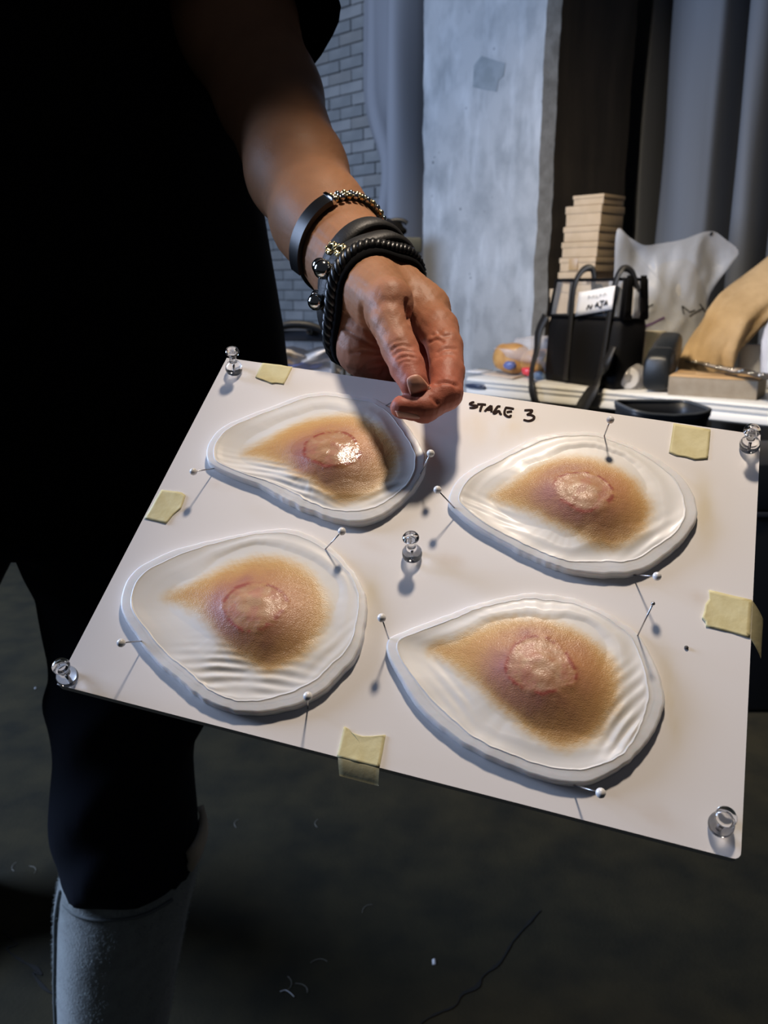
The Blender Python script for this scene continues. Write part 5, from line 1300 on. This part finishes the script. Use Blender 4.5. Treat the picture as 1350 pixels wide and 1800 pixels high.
# ------------------------------------------------------------------ bracelets (worn: parts of the person)
def wrap(c, n, off, wid, m, name, parent, nseg=72, thick=.002, prof=None, wob=0, ref=None):
    """band around the arm through c in the plane of normal n, following the skin at distance off"""
    u, v, d = frame_of(n, ref if ref is not None else (0, 0, 1)); pts, nr = [], []
    for t in np.linspace(0, 2*math.pi, nseg, endpoint=False):
        dr = u*math.cos(t)+v*math.sin(t); h = bvh.ray_cast(Vector(c+dr*.075), Vector(-dr), .075); rr_ = np.linalg.norm(np.array(h[0])-c) if h[0] else .024
        pts.append((rr_, dr))
    rad = np.array([p[0] for p in pts])
    for _ in range(6): rad = (np.roll(rad, 1)+2*rad+np.roll(rad, -1))/4
    P = np.array([c+dr*(max(r, p0*.9)+off)+d*wob*math.sin(2*t_+.5) for (p0, dr), r, t_ in zip(pts, rad, np.linspace(0, 6.283, nseg))]); N = np.array([p[1] for p in pts])
    if m is not None:
        rs = [P+d*wid/2+N*0, P+d*wid*.3+N*thick*.9, P-d*wid*.3+N*thick*.9, P-d*wid/2, P-d*wid/2-N*thick*.6, P+d*wid/2-N*thick*.6]
        n_ = nseg; V = np.concatenate(rs); F = []
        for i in range(6):
            for k in range(n_): F.append([i*n_+k, i*n_+(k+1) % n_, ((i+1) % 6)*n_+(k+1) % n_, ((i+1) % 6)*n_+k])
        return obj(name, V, F, m, parent), P, N, d
    return None, P, N, d
axw = wrC-f2_; axw /= np.linalg.norm(axw)
def visible_idx(P, N, px, py):
    q = to_pix(P); f = ((CAM-P)*N).sum(1) > 0; dd = np.hypot(q[:, 0]-px, q[:, 1]-py)+np.where(f, 0, 1e4); return int(np.argmin(dd))
cA = W_(642, 496, .546); nA = axw+AX*.30+np.array([0, 0, .12]); nA /= np.linalg.norm(nA)
cuff, P1, N1, d1 = wrap(cA, nA, .0022, .0150, M_leather, 'leather_cuff', person, thick=.0022)
P_, N_ = None, None
s2_, P2, N2, d2 = wrap(cA+nA*.0140, nA, .0032, .0135, M_leather, 'cuff_strap', cuff, thick=.0022)
# plaited cord along the lower edge
cB = cA+nA*.0235; _, P3, N3, d3 = wrap(cB, nA, .0035, .0, None, '', None, 160)
Vs = []
for ph in (0, math.pi*2/3, math.pi*4/3):
    Vs.append(tube_vf([P3[k]+N3[k]*.0018*math.cos(k*.75+ph)+d3*.0026*math.sin(k*.75+ph) for k in range(160)], .0021, 7, True))
V, F = join(*Vs); obj('plaited_cord', V, F, M_cord, person)
s3_, P4, N4, d4 = wrap(cB+nA*.005, nA, .0016, .006, M_black, 'inner_band', cuff, thick=.002)
# brass eyelets
for (px_, py_, PP, NN) in ((588, 440, P1, N1), (606, 447, P2, N2)):
    k = visible_idx(PP, NN, px_, py_); o_ = PP[k]+NN[k]*.002
    V, F = lathe_vf([(.0016, 0), (.0018, .0012), (.0028, .0016), (.0042, .0010), (.0045, .0), (.0016, 0)], 20, o_, NN[k]); obj('eyelet', V, F, M_gold, cuff)
    for a in range(6):
        u, v, d = frame_of(NN[k]); V, F = lathe_vf([(.0009, 0), (.0007, .0008), (.0001, .001)], 8, o_+NN[k]*.001+(u*math.cos(a*1.05)+v*math.sin(a*1.05))*.0033, NN[k]); obj('bead', V, F, M_gold, cuff)
# steel ball studs on the outside
for (px_, py_, PP, NN, r_) in ((559, 471, P1, N1, .0050), (573, 476, P2, N2, .0056), (555, 519, P1, N1, .0044), (564, 524, P2, N2, .0050)):
    q = to_pix(PP); k = int(np.argmin(np.hypot(q[:, 0]-px_, q[:, 1]-py_)+np.where(q[:, 2] > .57, 30, 0))); k = visible_idx(PP, NN, px_, py_); o_ = PP[k]+NN[k]*(.0022+r_*.55)
    V, F = lathe_vf([(r_*math.sin(a), -r_*math.cos(a)) for a in np.linspace(.02, 3.12, 18)], 24, o_, NN[k]); obj('ball_stud', V, F, M_steel, cuff)
# little brass studs on the far side
for (px_, py_) in ((669, 412), (675, 419), (681, 427), (685, 435), (688, 442)):
    k = visible_idx(P1, N1, px_, py_); o_ = on_plane(px_, py_, P1[k]+N1[k]*.002, AF); V, F = lathe_vf([(.0020, 0), (.0016, .0014), (.0001, .002)], 10, o_, N1[k]); obj('brass_stud', V, F, M_gold, cuff)
# chain bracelet with a dark plate
cC = W_(603, 444, .575); nC = axw+np.array([0, 0, .05])+AX*.25; nC /= np.linalg.norm(nC)
chn, P5, N5, d5 = wrap(cC, nC, .0008, .0035, M_cord, 'chain_bracelet', person, 96, .0016)
q5 = to_pix(P5); k0 = visible_idx(P5, N5, 581, 356)
order = sorted(range(96), key=lambda k: (k-k0) % 96)
kr = visible_idx(P5, N5, 640, 376); stp = 1 if ((kr-k0) % 96) < 48 else -1
for j in range(1, 34, 2):
    k = (k0+stp*j) % 96
    for s_ in (-1.25, 0, 1.25):
        V, F = lathe_vf([(.0020*math.sin(a), -.0020*math.cos(a)) for a in np.linspace(.02, 3.12, 8)], 10, P5[k]+N5[k]*.0026+d5*s_*.0026, N5[k]); obj('bead', V, F, M_gold if j % 4 == 1 else M_steel, chn)
idx = [(k0-stp*j) % 96 for j in range(0, 24)]
wd = .0115; rs = [np.array([P5[k]+d5*wd/2+N5[k]*.001, P5[k]+d5*wd/2+N5[k]*.0042, P5[k]-d5*wd/2+N5[k]*.0042, P5[k]-d5*wd/2+N5[k]*.001]) for k in idx]
V, F = loft_vf(rs); sharpen(obj('dark_plate', V, F, mat('black_enamel', (.006, .006, .006), .35), chn))
k = k0; V, F = box_vf(P5[k]+N5[k]*.003+d5*.0, (.0025, .012, .005), np.stack([np.cross(d5, N5[k]), d5, N5[k]], 1), .0006); obj('end_bar', V, F, M_steel, chn)

# ---- the pin held between thumb and index finger
b = b_l(680, 712, .004); e = to_local(W_(720, 690, .4500)); d = e-b; d /= np.linalg.norm(d)
t = bthing('ball_pin', 'pin held between thumb and index finger, entering the back left prosthetic', 'pin', 'ball-headed pins holding the prosthetics', tuple(b))
V, F = tube_vf([b-d*.008, e], .00035, 8); bobj('shaft', V, F, M_pinsteel, t, b)
V, F = lathe_vf([(.0019*math.sin(a), -.0019*math.cos(a)) for a in np.linspace(.02, 3.12, 14)], 18, e, d); bobj('head', V, F, M_pearl, t, b)

# ------------------------------------------------------------------ litter on the floor
for i, (x, y, s_, lab) in enumerate(((763, 1692, .006, 'small white scrap of paper on the dark floor'), (505, 1748, .0035, 'thin pale thread on the dark floor below the board'), (62, 1210, .003, 'tiny pale crumb on the dark floor at the left'))):
    p = ground(x, y, 0)
    if i == 1:
        V, F = tube_vf(spline([p+np.array([a, b_, .0015]) for a, b_ in ((-.012, .004), (-.004, .007), (.004, .002), (.012, -.006))], 16), .0006, 6); nm = 'thread'
    else:
        V, F = solid_sheet(np.array([[p+np.array([s_*(a-.5)*1.1, s_*(b_-.5)*1.8, .0012+.002*math.sin(a*3)*b_]) for b_ in np.linspace(0, 1, 4)] for a in np.linspace(0, 1, 4)]), .0008); nm = 'paper_scrap' if i == 0 else 'crumb'
    tag(obj(nm, V, F, M_paper), lab, 'litter')
for i, (x, y) in enumerate(((505, 1740), (575, 1690), (540, 1745), (420, 1440), (560, 1440), (60, 1535), (30, 1515), (655, 1590))):
    p = ground(x, y, .0012); a0 = rnd.uniform(0, 6.28)
    V, F = tube_vf(spline([p+np.array([math.cos(a0+k*.25)*.007*k, math.sin(a0+k*.25)*.007*k, 0]) for k in range(5)], 20), .00035, 5); tag(obj('hair_strand', V, F, mat('pale_hair_%d' % i, (.35, .33, .28), .6)), 'fine pale curved hair on the dark floor, '+['just left of the small thread', 'lower right of the small thread', 'right beside the small thread', 'just below the front edge of the board', 'below the masking tape of the front edge', 'at the far left beside the boot', 'leftmost of those on the floor', 'farthest right, left of the long crack'][i], 'hair', 'loose hairs on the floor')
